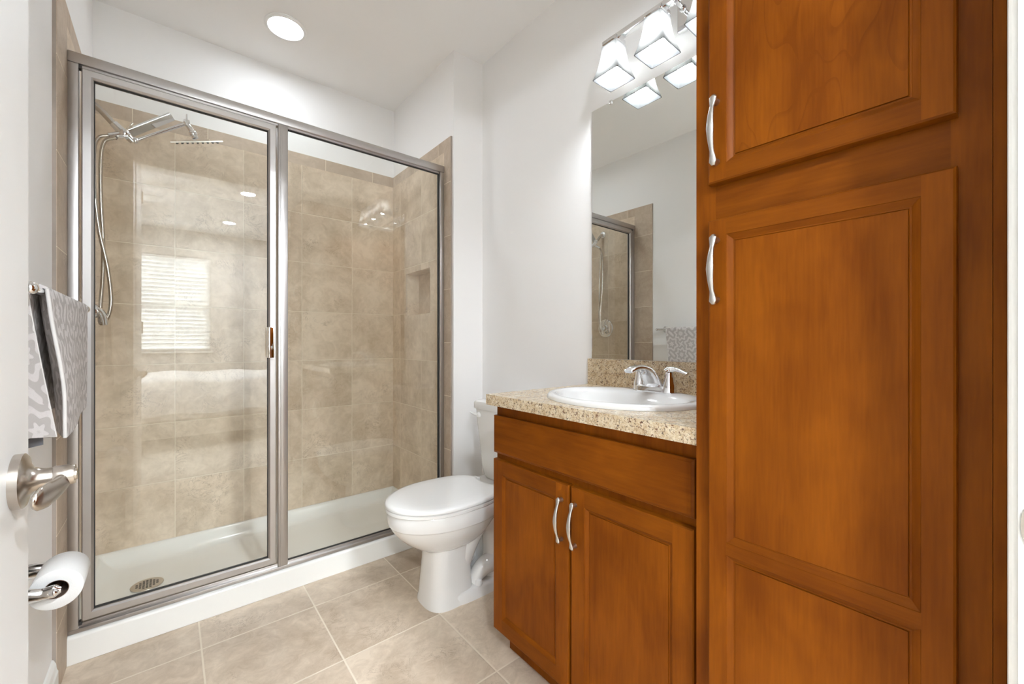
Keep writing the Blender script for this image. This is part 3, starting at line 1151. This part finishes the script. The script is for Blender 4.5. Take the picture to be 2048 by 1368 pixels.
# tall linen cabinet
TY0, TY1, TXF, TXD = 0.002, 0.419, 0.85, 0.83
TOP = 2.30
tc_ = thing('linen_cabinet', 'tall brown stained wood linen cabinet beside the doorway', 'cabinet', (1.13, 0.21, 0.0))
bm = bm_new()
box(bm, TXF + 0.002, XR - 0.002, TY0 + 0.014, TY1, 0.10, TOP)
obj('body', bm, 'wood_v', tc_, False)
bm = bm_new()
box(bm, TXF + 0.075, XR - 0.002, TY0 + 0.014, TY1 - 0.001, 0.0, 0.0995)
obj('toe_kick', bm, 'wood_v', tc_, False)
bm = bm_new()
SL, SR = 0.379, 0.053
box(bm, TXF, TXF + 0.0019, SL, TY1, 0.10, TOP, mi=0)
box(bm, TXF, TXF + 0.0019, 0.0145, SR, 0.10, TOP, mi=0)
for z0, z1 in ((0.10, 0.14), (1.335, 1.445), (2.02, TOP)):
    box(bm, TXF + 0.0003, TXF + 0.0019, SR, SL, z0, z1, mi=1)
obj('face_frame', bm, ['wood_v', 'wood_h'], tc_, False)
obj('filler_strip', bxo(TXF + 0.0004, TXF + 0.018, TY0, 0.0142, 0.0, TOP, 0.0008), 'wood_v', tc_, False)
bm = bm_new()
panel_door(bm, TXD, 0.0455, 0.3865, 1.426, 2.05, 0.0195, 0.0355, [(1.4605, 2.015)], 0.007)
d = obj('door', bm, WMC, tc_, angle=20)
pull(d, TXD, 0.3685, 1.458, 1.592)
bm = bm_new()
panel_door(bm, TXD, 0.0455, 0.3865, 0.108, 1.355, 0.0195, 0.0355, [(0.145, 0.6995), (0.7225, 1.3215)], 0.007)
d = obj('door', bm, WM, tc_, angle=20)
pull(d, TXD, 0.3685, 1.187, 1.320)

# ------------------------------------------------------------------ countertop, sink, faucet
SX, SYC, SA, SB = 1.115, 0.797, 0.215, 0.255
CX0, CX1, CY0, CY1, CZ0, CZ1 = 0.857, XR - 0.0005, 0.4195, 1.175, 0.893, 0.929
ct = thing('countertop', 'speckled tan granite look countertop on the vanity', 'countertop', (1.14, 0.797, CZ0))
bm = bm_new()
N = 64
corner_outer = []
ka, kb = SA - 0.03, SB - 0.03
inn = [(SX + ka * math.cos(2 * PI * k / N), SYC + kb * math.sin(2 * PI * k / N)) for k in range(N)]


def rect_pt(a):
    c, s = math.cos(a), math.sin(a)
    t = 1e9
    if c > 1e-9:
        t = min(t, (CX1 - SX) / c)
    if c < -1e-9:
        t = min(t, (CX0 - SX) / c)
    if s > 1e-9:
        t = min(t, (CY1 - SYC) / s)
    if s < -1e-9:
        t = min(t, (CY0 - SYC) / s)
    return (SX + c * t, SYC + s * t)


angs = [2 * PI * k / N for k in range(N)]
outp = [rect_pt(a) for a in angs]
for cxy in ((CX0, CY0), (CX0, CY1), (CX1, CY0), (CX1, CY1)):
    k = min(range(N), key=lambda q: (outp[q][0] - cxy[0]) ** 2 + (outp[q][1] - cxy[1]) ** 2)
    outp[k] = cxy
ro_t = [bm.verts.new((x, y, CZ1)) for x, y in outp]
ri_t = [bm.verts.new((x, y, CZ1)) for x, y in inn]
ro_b = [bm.verts.new((x, y, CZ0)) for x, y in outp]
ri_b = [bm.verts.new((x, y, CZ0)) for x, y in inn]
for k in range(N):
    j = (k + 1) % N
    bm.faces.new((ro_t[k], ro_t[j], ri_t[j], ri_t[k]))
    bm.faces.new((ro_b[k], ri_b[k], ri_b[j], ro_b[j]))
    bm.faces.new((ro_t[k], ro_b[k], ro_b[j], ro_t[j]))
    bm.faces.new((ri_t[k], ri_t[j], ri_b[j], ri_b[k]))
obj('slab', bm, 'laminate', ct, False)
obj('backsplash', bxo(1.40, XR - 0.0005, CY0, 1.172, CZ1 + 0.0003, 1.0405, 0.001), 'laminate', ct, False)

bm = bm_new()
prof = [(0.0, 0.0005, 0, 0), (0.001, 0.008, 0, 0), (0.006, 0.0135, 0, 0), (0.015, 0.016, 0, 0), (0.026, 0.0150, 0.002, 0), (0.034, 0.0115, 0.006, 0.050),
        (0.040, 0.001, 0.010, 0.052), (0.048, -0.022, 0.014, 0.050), (0.062, -0.055, 0.018, 0.046), (0.090, -0.09, 0.02, 0.036), (0.130, -0.115, 0.02, 0.02),
        (0.170, -0.125, 0.02, 0.0), (0.195, -0.128, 0.02, 0.0)]
rings = []
for ins, z, sh_, dk in prof:
    # the bowl sits forward, leaving a wide deck for the tap at the back
    rings.append([Vector((SX - sh_ + (SA - ins - sh_ * 0.7) * math.cos(a) - dk * max(0, math.cos(a)) ** 1.5, SYC + (SB - ins) * math.sin(a), CZ1 + z))
                  for a in angs])
vr = loft(bm, rings, False, True)
sink = obj('sink', bm, 'porcelain', None, angle=70)
tag(sink, 'white oval drop in sink set in the speckled countertop', 'sink')

fa = thing('faucet', 'chrome two handle faucet on the back rim of the sink', 'faucet', (1.285, 0.79, 0.9445))
FX, FYc, FZ = 1.283, 0.780, 0.9455
bm = bm_new()
pl = []
for z, g in ((FZ - 0.004, 0.0), (FZ + 0.013, 0.0), (FZ + 0.018, -0.004), (FZ + 0.019, -0.012)):
    pl.append([Vector((FX + (0.027 + g) * math.copysign(abs(math.cos(a)) ** 0.8, math.cos(a)),
                       FYc + (0.078 + g) * math.copysign(abs(math.sin(a)) ** 0.55, math.sin(a)), z)) for a in [2 * PI * k / 40 for k in range(40)]])
loft(bm, pl)
obj('base', bm, 'chrome', fa, angle=40)
bm = bm_new()
sweep(bm, [(FX + 0.002, FYc, FZ + 0.003), (FX - 0.014, FYc, FZ + 0.036), (FX - 0.045, FYc, FZ + 0.067), (FX - 0.085, FYc, FZ + 0.081), (FX - 0.125, FYc, FZ + 0.080),
           (FX - 0.150, FYc, FZ + 0.071)],
      [(0.037, 0.027), (0.031, 0.019), (0.026, 0.0135), (0.0225, 0.0105), (0.020, 0.009), (0.015, 0.005)], 20, up=(-1, 0, 0), smooth=8, power=0.8)
obj('spout', bm, 'chrome', fa, angle=50)
for s in (-1, 1):
    yy = FYc + s * 0.056
    bm = bm_new()
    lathe(bm, [(0, 0.012), (0.022, 0.012), (0.0215, 0.022), (0.017, 0.040), (0.0145, 0.056), (0.0135, 0.064), (0.0, 0.065)], (FX, yy, FZ), 'Z', 28)
    sweep(bm, [(FX - 0.012, yy - s * 0.010, FZ + 0.068), (FX, yy, FZ + 0.073), (FX + 0.003, yy + s * 0.022, FZ + 0.075), (FX + 0.004, yy + s * 0.045, FZ + 0.068),
               (FX + 0.002, yy + s * 0.062, FZ + 0.063)],
          [(0.009, 0.008), (0.014, 0.012), (0.009, 0.007), (0.0075, 0.005), (0.008, 0.0045)], 14)
    obj('handle', bm, 'chrome', fa, angle=50)

# ------------------------------------------------------------------ toilet (faces -X)
TYC = 1.585
to = thing('toilet', 'white two piece toilet between the vanity and the shower', 'toilet', (0.95, TYC, 0.0))


def egg(xc, xf, xb, w, z, n=48, pf=1.0, pb=1.0, yc=TYC):
    r = []
    for k in range(n):
        a = 2 * PI * k / n
        c, s = math.cos(a), math.sin(a)
        p = pb if c > 0 else pf
        x = xc + (xb - xc if c > 0 else xc - xf) * math.copysign(abs(c) ** p, c)
        y = yc + w * math.copysign(abs(s) ** (p if p < 1 else 1.0), s)
        r.append(Vector((x, y, z)))
    return r


bm = bm_new()
secs = [(0.93, 0.835, 1.02, 0.070, 0.225), (0.93, 0.818, 1.05, 0.092, 0.238), (0.93, 0.785, 1.08, 0.118, 0.256), (0.93, 0.748, 1.11, 0.144, 0.284),
        (0.93, 0.716, 1.13, 0.164, 0.315), (0.93, 0.698, 1.15, 0.176, 0.340), (0.93, 0.690, 1.16, 0.1805, 0.356), (0.93, 0.688, 1.165, 0.182, 0.3615),
        (0.93, 0.683, 1.17, 0.1865, 0.3645), (0.93, 0.680, 1.18, 0.188, 0.380), (0.93, 0.679, 1.19, 0.188, 0.415), (0.93, 0.684, 1.19, 0.184, 0.4215)]
loft(bm, [egg(*s, pb=0.75) for s in secs])
# column under the bowl
col = [(0.92, 0.822, 1.032, 0.106, 0.0), (0.92, 0.823, 1.032, 0.105, 0.010), (0.92, 0.828, 1.028, 0.100, 0.03), (0.92, 0.834, 1.024, 0.098, 0.09),
       (0.92, 0.842, 1.02, 0.094, 0.17), (0.92, 0.845, 1.018, 0.092, 0.250)]
loft(bm, [egg(*s, pf=0.72, pb=0.35) for s in col])
# foot at the back
ft = [(1.06, 0.90, 1.26, 0.114, 0.0), (1.06, 0.90, 1.26, 0.112, 0.035), (1.06, 0.90, 1.25, 0.104, 0.046), (1.06, 0.90, 1.24, 0.086, 0.052)]
loft(bm, [egg(*s, pf=0.5, pb=0.6) for s in ft])
# trapway
for s in (-1, 1):
    sweep(bm, [(0.97, TYC + s * 0.04, 0.10), (1.01, TYC + s * 0.05, 0.22), (1.08, TYC + s * 0.05, 0.30), (1.15, TYC + s * 0.045, 0.26),
               (1.17, TYC + s * 0.045, 0.15), (1.16, TYC + s * 0.045, 0.03)], [0.045, 0.05, 0.05, 0.05, 0.055, 0.06], 18)
    sweep(bm, [(1.03, TYC + s * 0.06, 0.05), (1.09, TYC + s * 0.068, 0.10), (1.16, TYC + s * 0.065, 0.10), (1.2, TYC + s * 0.06, 0.04)], [0.03, 0.04, 0.045, 0.03], 16)
# shelf under the tank
loft(bm, [egg(1.20, 1.05, 1.395, w, z, pf=0.6, pb=0.3) for w, z in ((0.10, 0.27), (0.13, 0.34), (0.16, 0.39), (0.168, 0.413), (0.162, 0.4205))])
obj('bowl', bm, 'porcelain', to, angle=48)
for s in (-1, 1):
    bm = bm_new()
    lathe(bm, [(0, 0.0), (0.016, 0.0), (0.016, 0.012), (0.013, 0.02), (0, 0.024)], (1.045, TYC + s * 0.098, 0.05), 'Z', 18)
    obj('bolt_cap', bm, 'plastic', to)


def seat_ring(z, grow=0.0, back=1.158, notch=0.0, n=72):
    """egg outline with a squared hinge end"""
    r = []
    xf, w, xc = 0.672 - grow, 0.189 + grow, 0.915
    for k in range(n):
        a = 2 * PI * k / n
        c, s = math.cos(a), math.sin(a)
        if c <= 0:
            x = xc + (xc - xf) * c
            y = w * s
        else:
            x = xc + (back + grow - xc) * abs(c) ** 0.5
            t = min(max((x - xc) / (back + grow - xc), 0), 1)
            ww = w * (1 - 0.17 * t ** 2.2)
            y = math.copysign(min(abs(s) ** 0.42, 1) * ww, s)
            if notch and abs(y) < 0.075:
                x -= notch * (1 - (abs(y) / 0.075) ** 4)
        r.append(Vector((x, TYC + y, z)))
    return r


bm = bm_new()
loft(bm, [seat_ring(0.422, -0.004), seat_ring(0.4245, 0.0), seat_ring(0.4345, 0.0), seat_ring(0.437, -0.004)])
obj('seat', bm, 'plastic', to, angle=50)
bm = bm_new()
loft(bm, [seat_ring(0.4400, -0.006, notch=0.02), seat_ring(0.4415, 0.001, notch=0.02), seat_ring(0.449, 0.001, notch=0.02), seat_ring(0.455, -0.004, notch=0.02),
          seat_ring(0.458, -0.018, notch=0.02), seat_ring(0.4595, -0.06, notch=0.02)])
obj('lid', bm, 'plastic', to, angle=60)
for s in (-1, 1):
    bm = bm_new()
    box(bm, 1.138, 1.172, TYC + s * 0.09 - 0.022, TYC + s * 0.09 + 0.022, 0.422, 0.4505, 0.006)
    obj('hinge', bm, 'plastic', to)
bm = bm_new()


def rrect(x0, x1, y0, y1, z, r, n=7):
    pts = []
    for k, (cx, cy_) in enumerate(((x1 - r, y1 - r), (x0 + r, y1 - r), (x0 + r, y0 + r), (x1 - r, y0 + r))):
        for i in range(n + 1):
            a = PI / 2 * k + PI / 2 * i / n
            pts.append(Vector((cx + r * math.cos(a), cy_ + r * math.sin(a), z)))
    return pts


hw = 0.185
loft(bm, [rrect(1.245, 1.385, TYC - 0.135, TYC + 0.135, 0.4225, 0.03), rrect(1.235, 1.39, TYC - 0.148, TYC + 0.148, 0.438, 0.035),
          rrect(1.228, 1.392, TYC - 0.158, TYC + 0.158, 0.48, 0.035),
          rrect(1.222, 1.395, TYC - 0.168, TYC + 0.168, 0.60, 0.033), rrect(1.215, 1.398, TYC - hw + 0.006, TYC + hw - 0.006, 0.70, 0.032),
          rrect(1.213, 1.40, TYC - hw, TYC + hw, 0.772, 0.03)])
obj('tank', bm, 'porcelain', to, angle=40)
bm = bm_new()
loft(bm, [rrect(1.206, 1.405, TYC - hw - 0.006, TYC + hw + 0.006, 0.7725, 0.032), rrect(1.203, 1.405, TYC - hw - 0.008, TYC + hw + 0.008, 0.778, 0.034),
          rrect(1.203, 1.405, TYC - hw - 0.008, TYC + hw + 0.008, 0.800, 0.034), rrect(1.207, 1.403, TYC - hw - 0.004, TYC + hw + 0.004, 0.810, 0.034),
          rrect(1.22, 1.395, TYC - hw + 0.01, TYC + hw - 0.01, 0.8155, 0.03)])
obj('tank_lid', bm, 'porcelain', to, angle=40)
bm = bm_new()
lathe(bm, [(0, 0), (0.014, 0), (0.014, 0.006), (0.010, 0.014), (0, 0.015)], (1.2145, TYC + 0.140, 0.742), '-X', 20)
sweep(bm, [(1.203, TYC + 0.140, 0.742), (1.198, TYC + 0.155, 0.744), (1.197, TYC + 0.175, 0.748), (1.198, TYC + 0.192, 0.751)],
      [(0.008, 0.007), (0.007, 0.006), (0.006, 0.005), (0.006, 0.004)], 12)
obj('flush_lever', bm, 'plastic', to)

# ------------------------------------------------------------------ entry door, open against the left
dr = thing('door_1', 'white entry door standing open along the left edge', 'door', (-0.178, 0.02, 0.0))
dr['kind'] = 'structure'
DFX0, DFX1, DY0, DY1 = -0.195, -0.160, 0.012, 0.927
bm = bm_new()
box(bm, DFX0, DFX1, DY0, DY1, 0.012, 2.432, 0.0015)
for z0, z1 in ((0.25, 0.95), (1.15, 2.28)):
    for xx, s in ((DFX1, 1),):
        r = []
        for i, dd in ((0.0, 0.0), (0.008, 0.004), (0.014, 0.0042), (0.03, 0.0015), (0.034, 0.001)):
            r.append([Vector((xx + s * dd, a, b_)) for a, b_ in ((DY0 + 0.15 + i, z0 + i), (DY1 - 0.18 - i, z0 + i), (DY1 - 0.18 - i, z1 - i), (DY0 + 0.15 + i, z1 - i))])
        loft(bm, r, False, True)
leaf = obj('door_leaf', bm, 'doorpaint', dr, False)
KY, KZ = 0.853, 0.924
bm = bm_new()
lathe(bm, [(0, 0), (0.0365, 0), (0.0365, 0.009), (0.034, 0.011), (0.024, 0.013), (0.0165, 0.018), (0.0135, 0.026), (0.0130, 0.036), (0.0, 0.036)],
      (DFX1, KY, KZ), 'X', 44)
hn = obj('door_handle', bm, 'steel', dr, angle=45, label='brushed nickel lever handle')
bm = bm_new()
lathe(bm, [(0, 0.036), (0.0136, 0.036), (0.0142, 0.037), (0.0142, 0.0545), (0.0132, 0.057), (0.0085, 0.057), (0.008, 0.059), (0.0, 0.0595)],
      (DFX1, KY, KZ), 'X', 36)
sweep(bm, [(DFX1 + 0.046, KY - 0.002, KZ - 0.005), (DFX1 + 0.042, KY - 0.018, KZ - 0.011), (DFX1 + 0.036, KY - 0.036, KZ - 0.015), (DFX1 + 0.030, KY - 0.050, KZ - 0.0155),
           (DFX1 + 0.027, KY - 0.058, KZ - 0.015), (DFX1 + 0.0265, KY - 0.061, KZ - 0.0145)],
      [(0.0115, 0.010), (0.015, 0.007), (0.0175, 0.0055), (0.0155, 0.005), (0.0085, 0.0035), (0.001, 0.001)], 20, up=(1, 0, 0))
obj('lever', bm, 'steel', hn, angle=50)
for z in (0.28, 1.22, 2.2):
    bm = bm_new()
    lathe(bm, [(0, -0.045), (0.006, -0.045), (0.006, 0.045), (0, 0.045)], (DFX1 + 0.004, 0.006, z), 'Z', 12)
    obj('hinge', bm, 'steel', dr)

# ------------------------------------------------------------------ towel bar and towel
BXB, BZ = -0.20, 1.213
tb = thing('towel_bar', 'chrome towel bar on the white left wall', 'towel bar', (XL, 1.465, BZ))
bm = bm_new()
sweep(bm, [(BXB, 1.165, BZ), (BXB, 1.815, BZ)], 0.0085, 16, smooth=0)
for y, s in ((1.165, -1), (1.815, 1)):
    sphere(bm, (BXB, y, BZ), 0.0125)
obj('bar', bm, 'chrome', tb)
for y in (1.172, 1.785):
    bm = bm_new()
    lathe(bm, [(0, 0.0005), (0.026, 0.0005), (0.026, 0.005), (0.02, 0.010), (0.011, 0.018), (0.008, 0.04), (0.008, 0.068), (0, 0.07)], (XL, y, BZ), 'X', 24)
    obj('post', bm, 'chrome', tb)

tw = thing('hand_towel', 'grey floral patterned hand towel folded over the towel bar', 'towel', (BXB, 1.48, BZ))


def sheet(bm, fn, nu, nv, uvfn, th, mi=0):
    """double sided sheet of thickness th; fn(u, v) -> point"""
    uvl = bm.loops.layers.uv.verify()
    front = [[Vector(fn(i / nu, j / nv)) for j in range(nv + 1)] for i in range(nu + 1)]

    def normal(i, j):
        a = front[min(i + 1, nu)][j] - front[max(i - 1, 0)][j]
        c = front[i][min(j + 1, nv)] - front[i][max(j - 1, 0)]
        q = a.cross(c)
        return q.normalized() if q.length > 0 else Vector((1, 0, 0))
    nr = [[normal(i, j) for j in range(nv + 1)] for i in range(nu + 1)]
    A = [[bm.verts.new(front[i][j] + nr[i][j] * th / 2) for j in range(nv + 1)] for i in range(nu + 1)]
    B = [[bm.verts.new(front[i][j] - nr[i][j] * th / 2) for j in range(nv + 1)] for i in range(nu + 1)]

    def face(vs, ij):
        f = bm.faces.new(vs)
        f.material_index = mi
        for l, (i, j) in zip(f.loops, ij):
            l[uvl].uv = uvfn(i / nu, j / nv)
    for i in range(nu):
        for j in range(nv):
            ij = [(i, j), (i + 1, j), (i + 1, j + 1), (i, j + 1)]
            face([A[a][b_] for a, b_ in ij], ij)
            ij = ij[::-1]
            face([B[a][b_] for a, b_ in ij], ij)
    for i in range(nu):
        for j in (0, nv):
            face([A[i][j], A[i + 1][j], B[i + 1][j], B[i][j]], [(i, j), (i + 1, j), (i + 1, j), (i, j)])
    for j in range(nv):
        for i in (0, nu):
            face([A[i][j], A[i][j + 1], B[i][j + 1], B[i][j]], [(i, j), (i, j + 1), (i, j + 1), (i, j)])


def smooth01(t):
    t = min(max(t, 0), 1)
    return t * t * (3 - 2 * t)


ZTW, ZBW = BZ + 0.012, 0.925
YN, YFAR = 1.235, 1.735


def front_pt(u, v):
    """u: 0 near .. 1 far, v: 0 top of the bar .. 1 bottom"""
    y = YN + (YFAR - YN) * u
    y += v * (0.02 * (1 - u) - 0.03 * u)
    z = ZTW + (ZBW - ZTW) * v
    z -= 0.012 * v * (1 - u)
    x = BXB + 0.0125 + (0.018 * (1 - 0.75 * u) + 0.005 * math.sin(u * 5.0 + 0.6)) * smooth01(v * 1.3)
    x += 0.024 * v * 0.0
    if v < 0.06:                       # rolls over the bar
        a = v / 0.06 * PI / 2
        x = BXB + 0.0125 * math.sin(a)
        z = BZ + 0.0125 * math.cos(a) - 0.0003
    return (x, y, z)


def back_pt(u, v):
    y = YN + (YFAR - YN) * u - v * 0.03 * u
    z = ZTW + (0.955 - ZTW) * v
    x = BXB - 0.0125 - 0.004 * math.sin(u * 6)
    if v < 0.06:
        a = v / 0.06 * PI / 2
        x = BXB - 0.0125 * math.sin(a)
        z = BZ + 0.0125 * math.cos(a) - 0.0003
    return (x, y, z)


def inner_pt(u, v):
    """terry underside of the front fold, turned inward behind the near edge"""
    f = Vector(front_pt(0.0, 0.05 + 0.95 * v))
    e = Vector((BXB - 0.004 + 0.012 * v, YN + 0.13, f.z))
    m = f.lerp(e, u)
    m.x -= 0.012 * math.sin(PI * u) * (1 - v)
    return m


def flap_pt(u, v):
    """near flap: u 0 = hem edge, 1 = towards the wall"""
    z = BZ - 0.004 + (0.928 - BZ) * v - 0.02 * u * (1 - v) + 0.03 * u * v
    hx = BXB - 0.010 + 0.036 * v ** 1.1
    hy = 1.195 + 0.012 * v
    x = hx + (-0.250 - hx) * u
    y = hy - 0.15 * u
    return (x, y, z)


bm = bm_new()
sheet(bm, front_pt, 36, 30, lambda u, v: (u * 0.5, v * 0.3), 0.006)
obj('front_fold', bm, 'towel', tw, angle=80)
bm = bm_new()
sheet(bm, back_pt, 20, 16, lambda u, v: (u * 0.5, v * 0.3 + 0.4), 0.005)
obj('back_fold', bm, 'towel', tw, angle=80)
bm = bm_new()
sheet(bm, inner_pt, 10, 24, lambda u, v: (u * 0.13 + 0.7, v * 0.3), 0.005)
obj('inner_fold', bm, 'towel', tw, angle=80)
bm = bm_new()
sheet(bm, flap_pt, 16, 26, lambda u, v: (u * 0.16 + 0.9, v * 0.3), 0.006)
obj('side_fold', bm, 'towel', tw, angle=80)
bm = bm_new()
sweep(bm, [front_pt(0.0, 0.04 + 0.96 * k / 12) for k in range(13)], 0.0034, 8, smooth=3)
sweep(bm, [flap_pt(0.0, k / 12) for k in range(13)], 0.0036, 8, smooth=3)
obj('hem', bm, 'hem', tw, angle=80, label='pale woven hem along the towel edges')
bm = bm_new()
c = Vector(flap_pt(0.12, 1.0))
sheet(bm, lambda u, v: (c.x - 0.004 - 0.030 * u, c.y + 0.004, c.z + 0.004 - 0.018 * v - 0.006 * u), 4, 4, lambda u, v: (u, v), 0.001)
obj('care_tag', bm, 'tag', tw, label='dark grey care tag')

# ------------------------------------------------------------------ toilet paper
RX, RY, RZ, RR, RL = -0.196, 1.372, 0.560, 0.044, 0.105
hp = thing('toilet_paper_holder', 'chrome double post toilet paper holder on the left wall', 'paper holder', (XL, RY + RL / 2, RZ))
for y in (RY - 0.020, RY + RL + 0.014):
    bm = bm_new()
    lathe(bm, [(0, 0.0005), (0.030, 0.0005), (0.030, 0.006), (0.024, 0.012), (0.016, 0.022), (0, 0.024)], (XL, y, RZ + 0.004), 'X', 28)
    sweep(bm, [(XL + 0.01, y, RZ + 0.004), (XL + 0.04, y, RZ + 0.003), (XL + 0.066, y, RZ), (XL + 0.084, y, RZ), (XL + 0.095, y, RZ)],
          [(0.016, 0.020), (0.013, 0.016), (0.010, 0.013), (0.0075, 0.014), (0.005, 0.006)], 18)
    sphere(bm, (RX, y - 0.006 if y < RY else y + 0.006, RZ), 0.008)
    obj('post', bm, 'chrome', hp, angle=50)
bm = bm_new()
sweep(bm, [(RX, RY - 0.018, RZ), (RX, RY + RL + 0.012, RZ)], 0.0095, 14, smooth=0)
obj('roller', bm, 'chrome', hp)
tp = thing('toilet_paper_roll', 'white toilet paper roll on the chrome holder', 'toilet paper', (RX, RY + RL / 2, RZ))
bm = bm_new()
lathe(bm, [(0.0205, 0), (RR - 0.001, 0), (RR, 0.001), (RR, RL - 0.001), (RR - 0.001, RL), (0.0205, RL), (0.0205, 0)], (RX, RY, RZ - 0.006), 'Y', 48)
bmesh.ops.remove_doubles(bm, verts=bm.verts, dist=1e-6)
bmesh.ops.delete(bm, geom=[f for f in bm.faces if len(f.verts) > 8], context='FACES_ONLY')
obj('paper', bm, 'paper', tp, angle=50)
bm = bm_new()
lathe(bm, [(0.0192, 0.001), (0.0203, 0.001), (0.0203, RL - 0.001), (0.0192, RL - 0.001), (0.0192, 0.001)], (RX, RY, RZ - 0.006), 'Y', 40)
bmesh.ops.remove_doubles(bm, verts=bm.verts, dist=1e-6)
bmesh.ops.delete(bm, geom=[f for f in bm.faces if len(f.verts) > 8], context='FACES_ONLY')
obj('cardboard_core', bm, 'card', tp, angle=50)

# ------------------------------------------------------------------ bedroom behind the camera (seen mirrored in the shower glass)
bd = thing('bed', 'bed with white bedding mirrored low in the shower glass', 'bed', (0.55, -2.1, 0.0))
bm = bm_new()
box(bm, -0.45, 1.62, -2.88, -1.32, 0.30, 0.62, 0.05, seg=4)
obj('mattress', bm, 'sheet', bd)
bm = bm_new()
box(bm, -0.43, 1.60, -2.86, -1.34, 0.12, 0.30, 0.01)
for x in (-0.38, 1.5):
    for y in (-2.8, -1.42):
        box(bm, x, x + 0.06, y, y + 0.06, 0.0, 0.125)
obj('base', bm, 'carpet', bd)
bm = bm_new()
nx, ny = 26, 26
g = []
random.seed(4)
for j in range(ny + 1):
    row = []
    for i in range(nx + 1):
        u, v = i / nx, j / ny
        x = -0.50 + 1.75 * u
        y = -2.94 + 1.68 * v
        e = min((x + 0.50) / 0.12, (y + 2.94) / 0.12, (-1.26 - y) / 0.12, 1.0)
        e = max(e, 0)
        zz = 0.36 + (0.72 - 0.36) * min(1, math.sqrt(max(0, 1 - (1 - e) ** 2)))
        zz += 0.012 * math.sin(x * 9 + y * 4) + 0.008 * math.sin(y * 13 - x * 3)
        row.append(bm.verts.new((x, y, zz)))
    g.append(row)
for a, b_ in zip(g[:-1], g[1:]):
    for i in range(nx):
        bm.faces.new((a[i], a[i + 1], b_[i + 1], b_[i]))
obj('comforter', bm, 'sheet', bd, angle=80)
for k, (x, y) in enumerate(((1.36, -1.72), (1.36, -2.46))):
    bm = bm_new()
    rr = []
    for i in range(15):
        t = -1 + 2 * i / 14
        w = max(0.02, (1 - abs(t) ** 3.0)) ** 0.4
        rr.append([Vector((0.075 * math.cos(q) * w * (1 - 0.35 * abs(math.sin(q)) ** 3), 0.33 * t,
                           0.235 * math.copysign(abs(math.sin(q)) ** 0.7, math.sin(q)) * (0.88 + 0.12 * w))) for q in [2 * PI * n / 24 for n in range(24)]])
    loft(bm, rr)
    bmesh.ops.rotate(bm, verts=bm.verts, cent=(0, 0, 0), matrix=Matrix.Rotation(math.radians(24), 3, 'Y'))
    bmesh.ops.translate(bm, verts=bm.verts, vec=(x + 0.04, y, 0.87))
    tag(obj('pillow', bm, 'sheet'), ('white pillow at the near side of the bed head' if k == 0 else 'white pillow at the window side of the bed head'),
        'pillow', 'pillows on the bed')

fn = thing('ceiling_fan', 'white ceiling fan whose blade is mirrored in the shower door', 'ceiling fan', (-0.63, -1.55, H))
fx, fy = -0.63, -1.55
bm = bm_new()
lathe(bm, [(0, 0), (0.07, 0), (0.07, -0.03), (0.02, -0.05), (0.015, -0.10), (0.10, -0.12), (0.11, -0.19), (0.06, -0.215), (0, -0.215)], (fx, fy, H), 'Z', 32)
obj('motor', bm, 'trim', fn)
bm = bm_new()
lathe(bm, [(0, -0.215), (0.055, -0.216), (0.085, -0.235), (0.095, -0.26), (0.08, -0.285), (0.04, -0.30), (0, -0.303)], (fx, fy, H), 'Z', 32)
obj('fill_globe', bm, 'fan_fill', fn)  # unseen lamp, added to the fan to send fill light through the doorway
for k in range(5):
    a = math.radians(12 + 72 * k)
    ca, sa = math.cos(a), math.sin(a)
    bm = bm_new()
    out = []
    pr = [(0.10, 0.02), (0.17, 0.03), (0.22, 0.06), (0.40, 0.068), (0.55, 0.07), (0.605, 0.055), (0.625, 0.02)]
    for (r_, w) in pr:
        pts = []
        for s, tz in ((-1, 0.0), (1, 0.0), (1, 0.006), (-1, 0.006)):
            pts.append(Vector((fx + ca * r_ - sa * w * s, fy + sa * r_ + ca * w * s, H - 0.16 + tz + s * w * 0.16)))
        out.append(pts)
    loft(bm, out)
    obj('blade', bm, 'trim', fn)
vt = thing('ceiling_vent', 'white slotted ceiling vent near the window mirrored in the shower door', 'vent', (-0.16, -2.99, H))
bm = bm_new()
vx, vy = -0.18, -2.99
box(bm, vx - 0.16, vx + 0.16, vy - 0.08, vy - 0.06, H - 0.008, H - 0.0005)
box(bm, vx - 0.16, vx + 0.16, vy + 0.06, vy + 0.08, H - 0.008, H - 0.0005)
box(bm, vx - 0.16, vx - 0.14, vy - 0.06, vy + 0.06, H - 0.008, H - 0.0005)
box(bm, vx + 0.14, vx + 0.16, vy - 0.06, vy + 0.06, H - 0.008, H - 0.0005)
obj('frame', bm, 'trim', vt, False)
bm = bm_new()
for i in range(6):
    y = vy - 0.05 + i * 0.02
    box(bm, vx - 0.139, vx + 0.139, y - 0.006, y + 0.006, H - 0.005, H - 0.003)
obj('slats', bm, 'trim', vt, False)
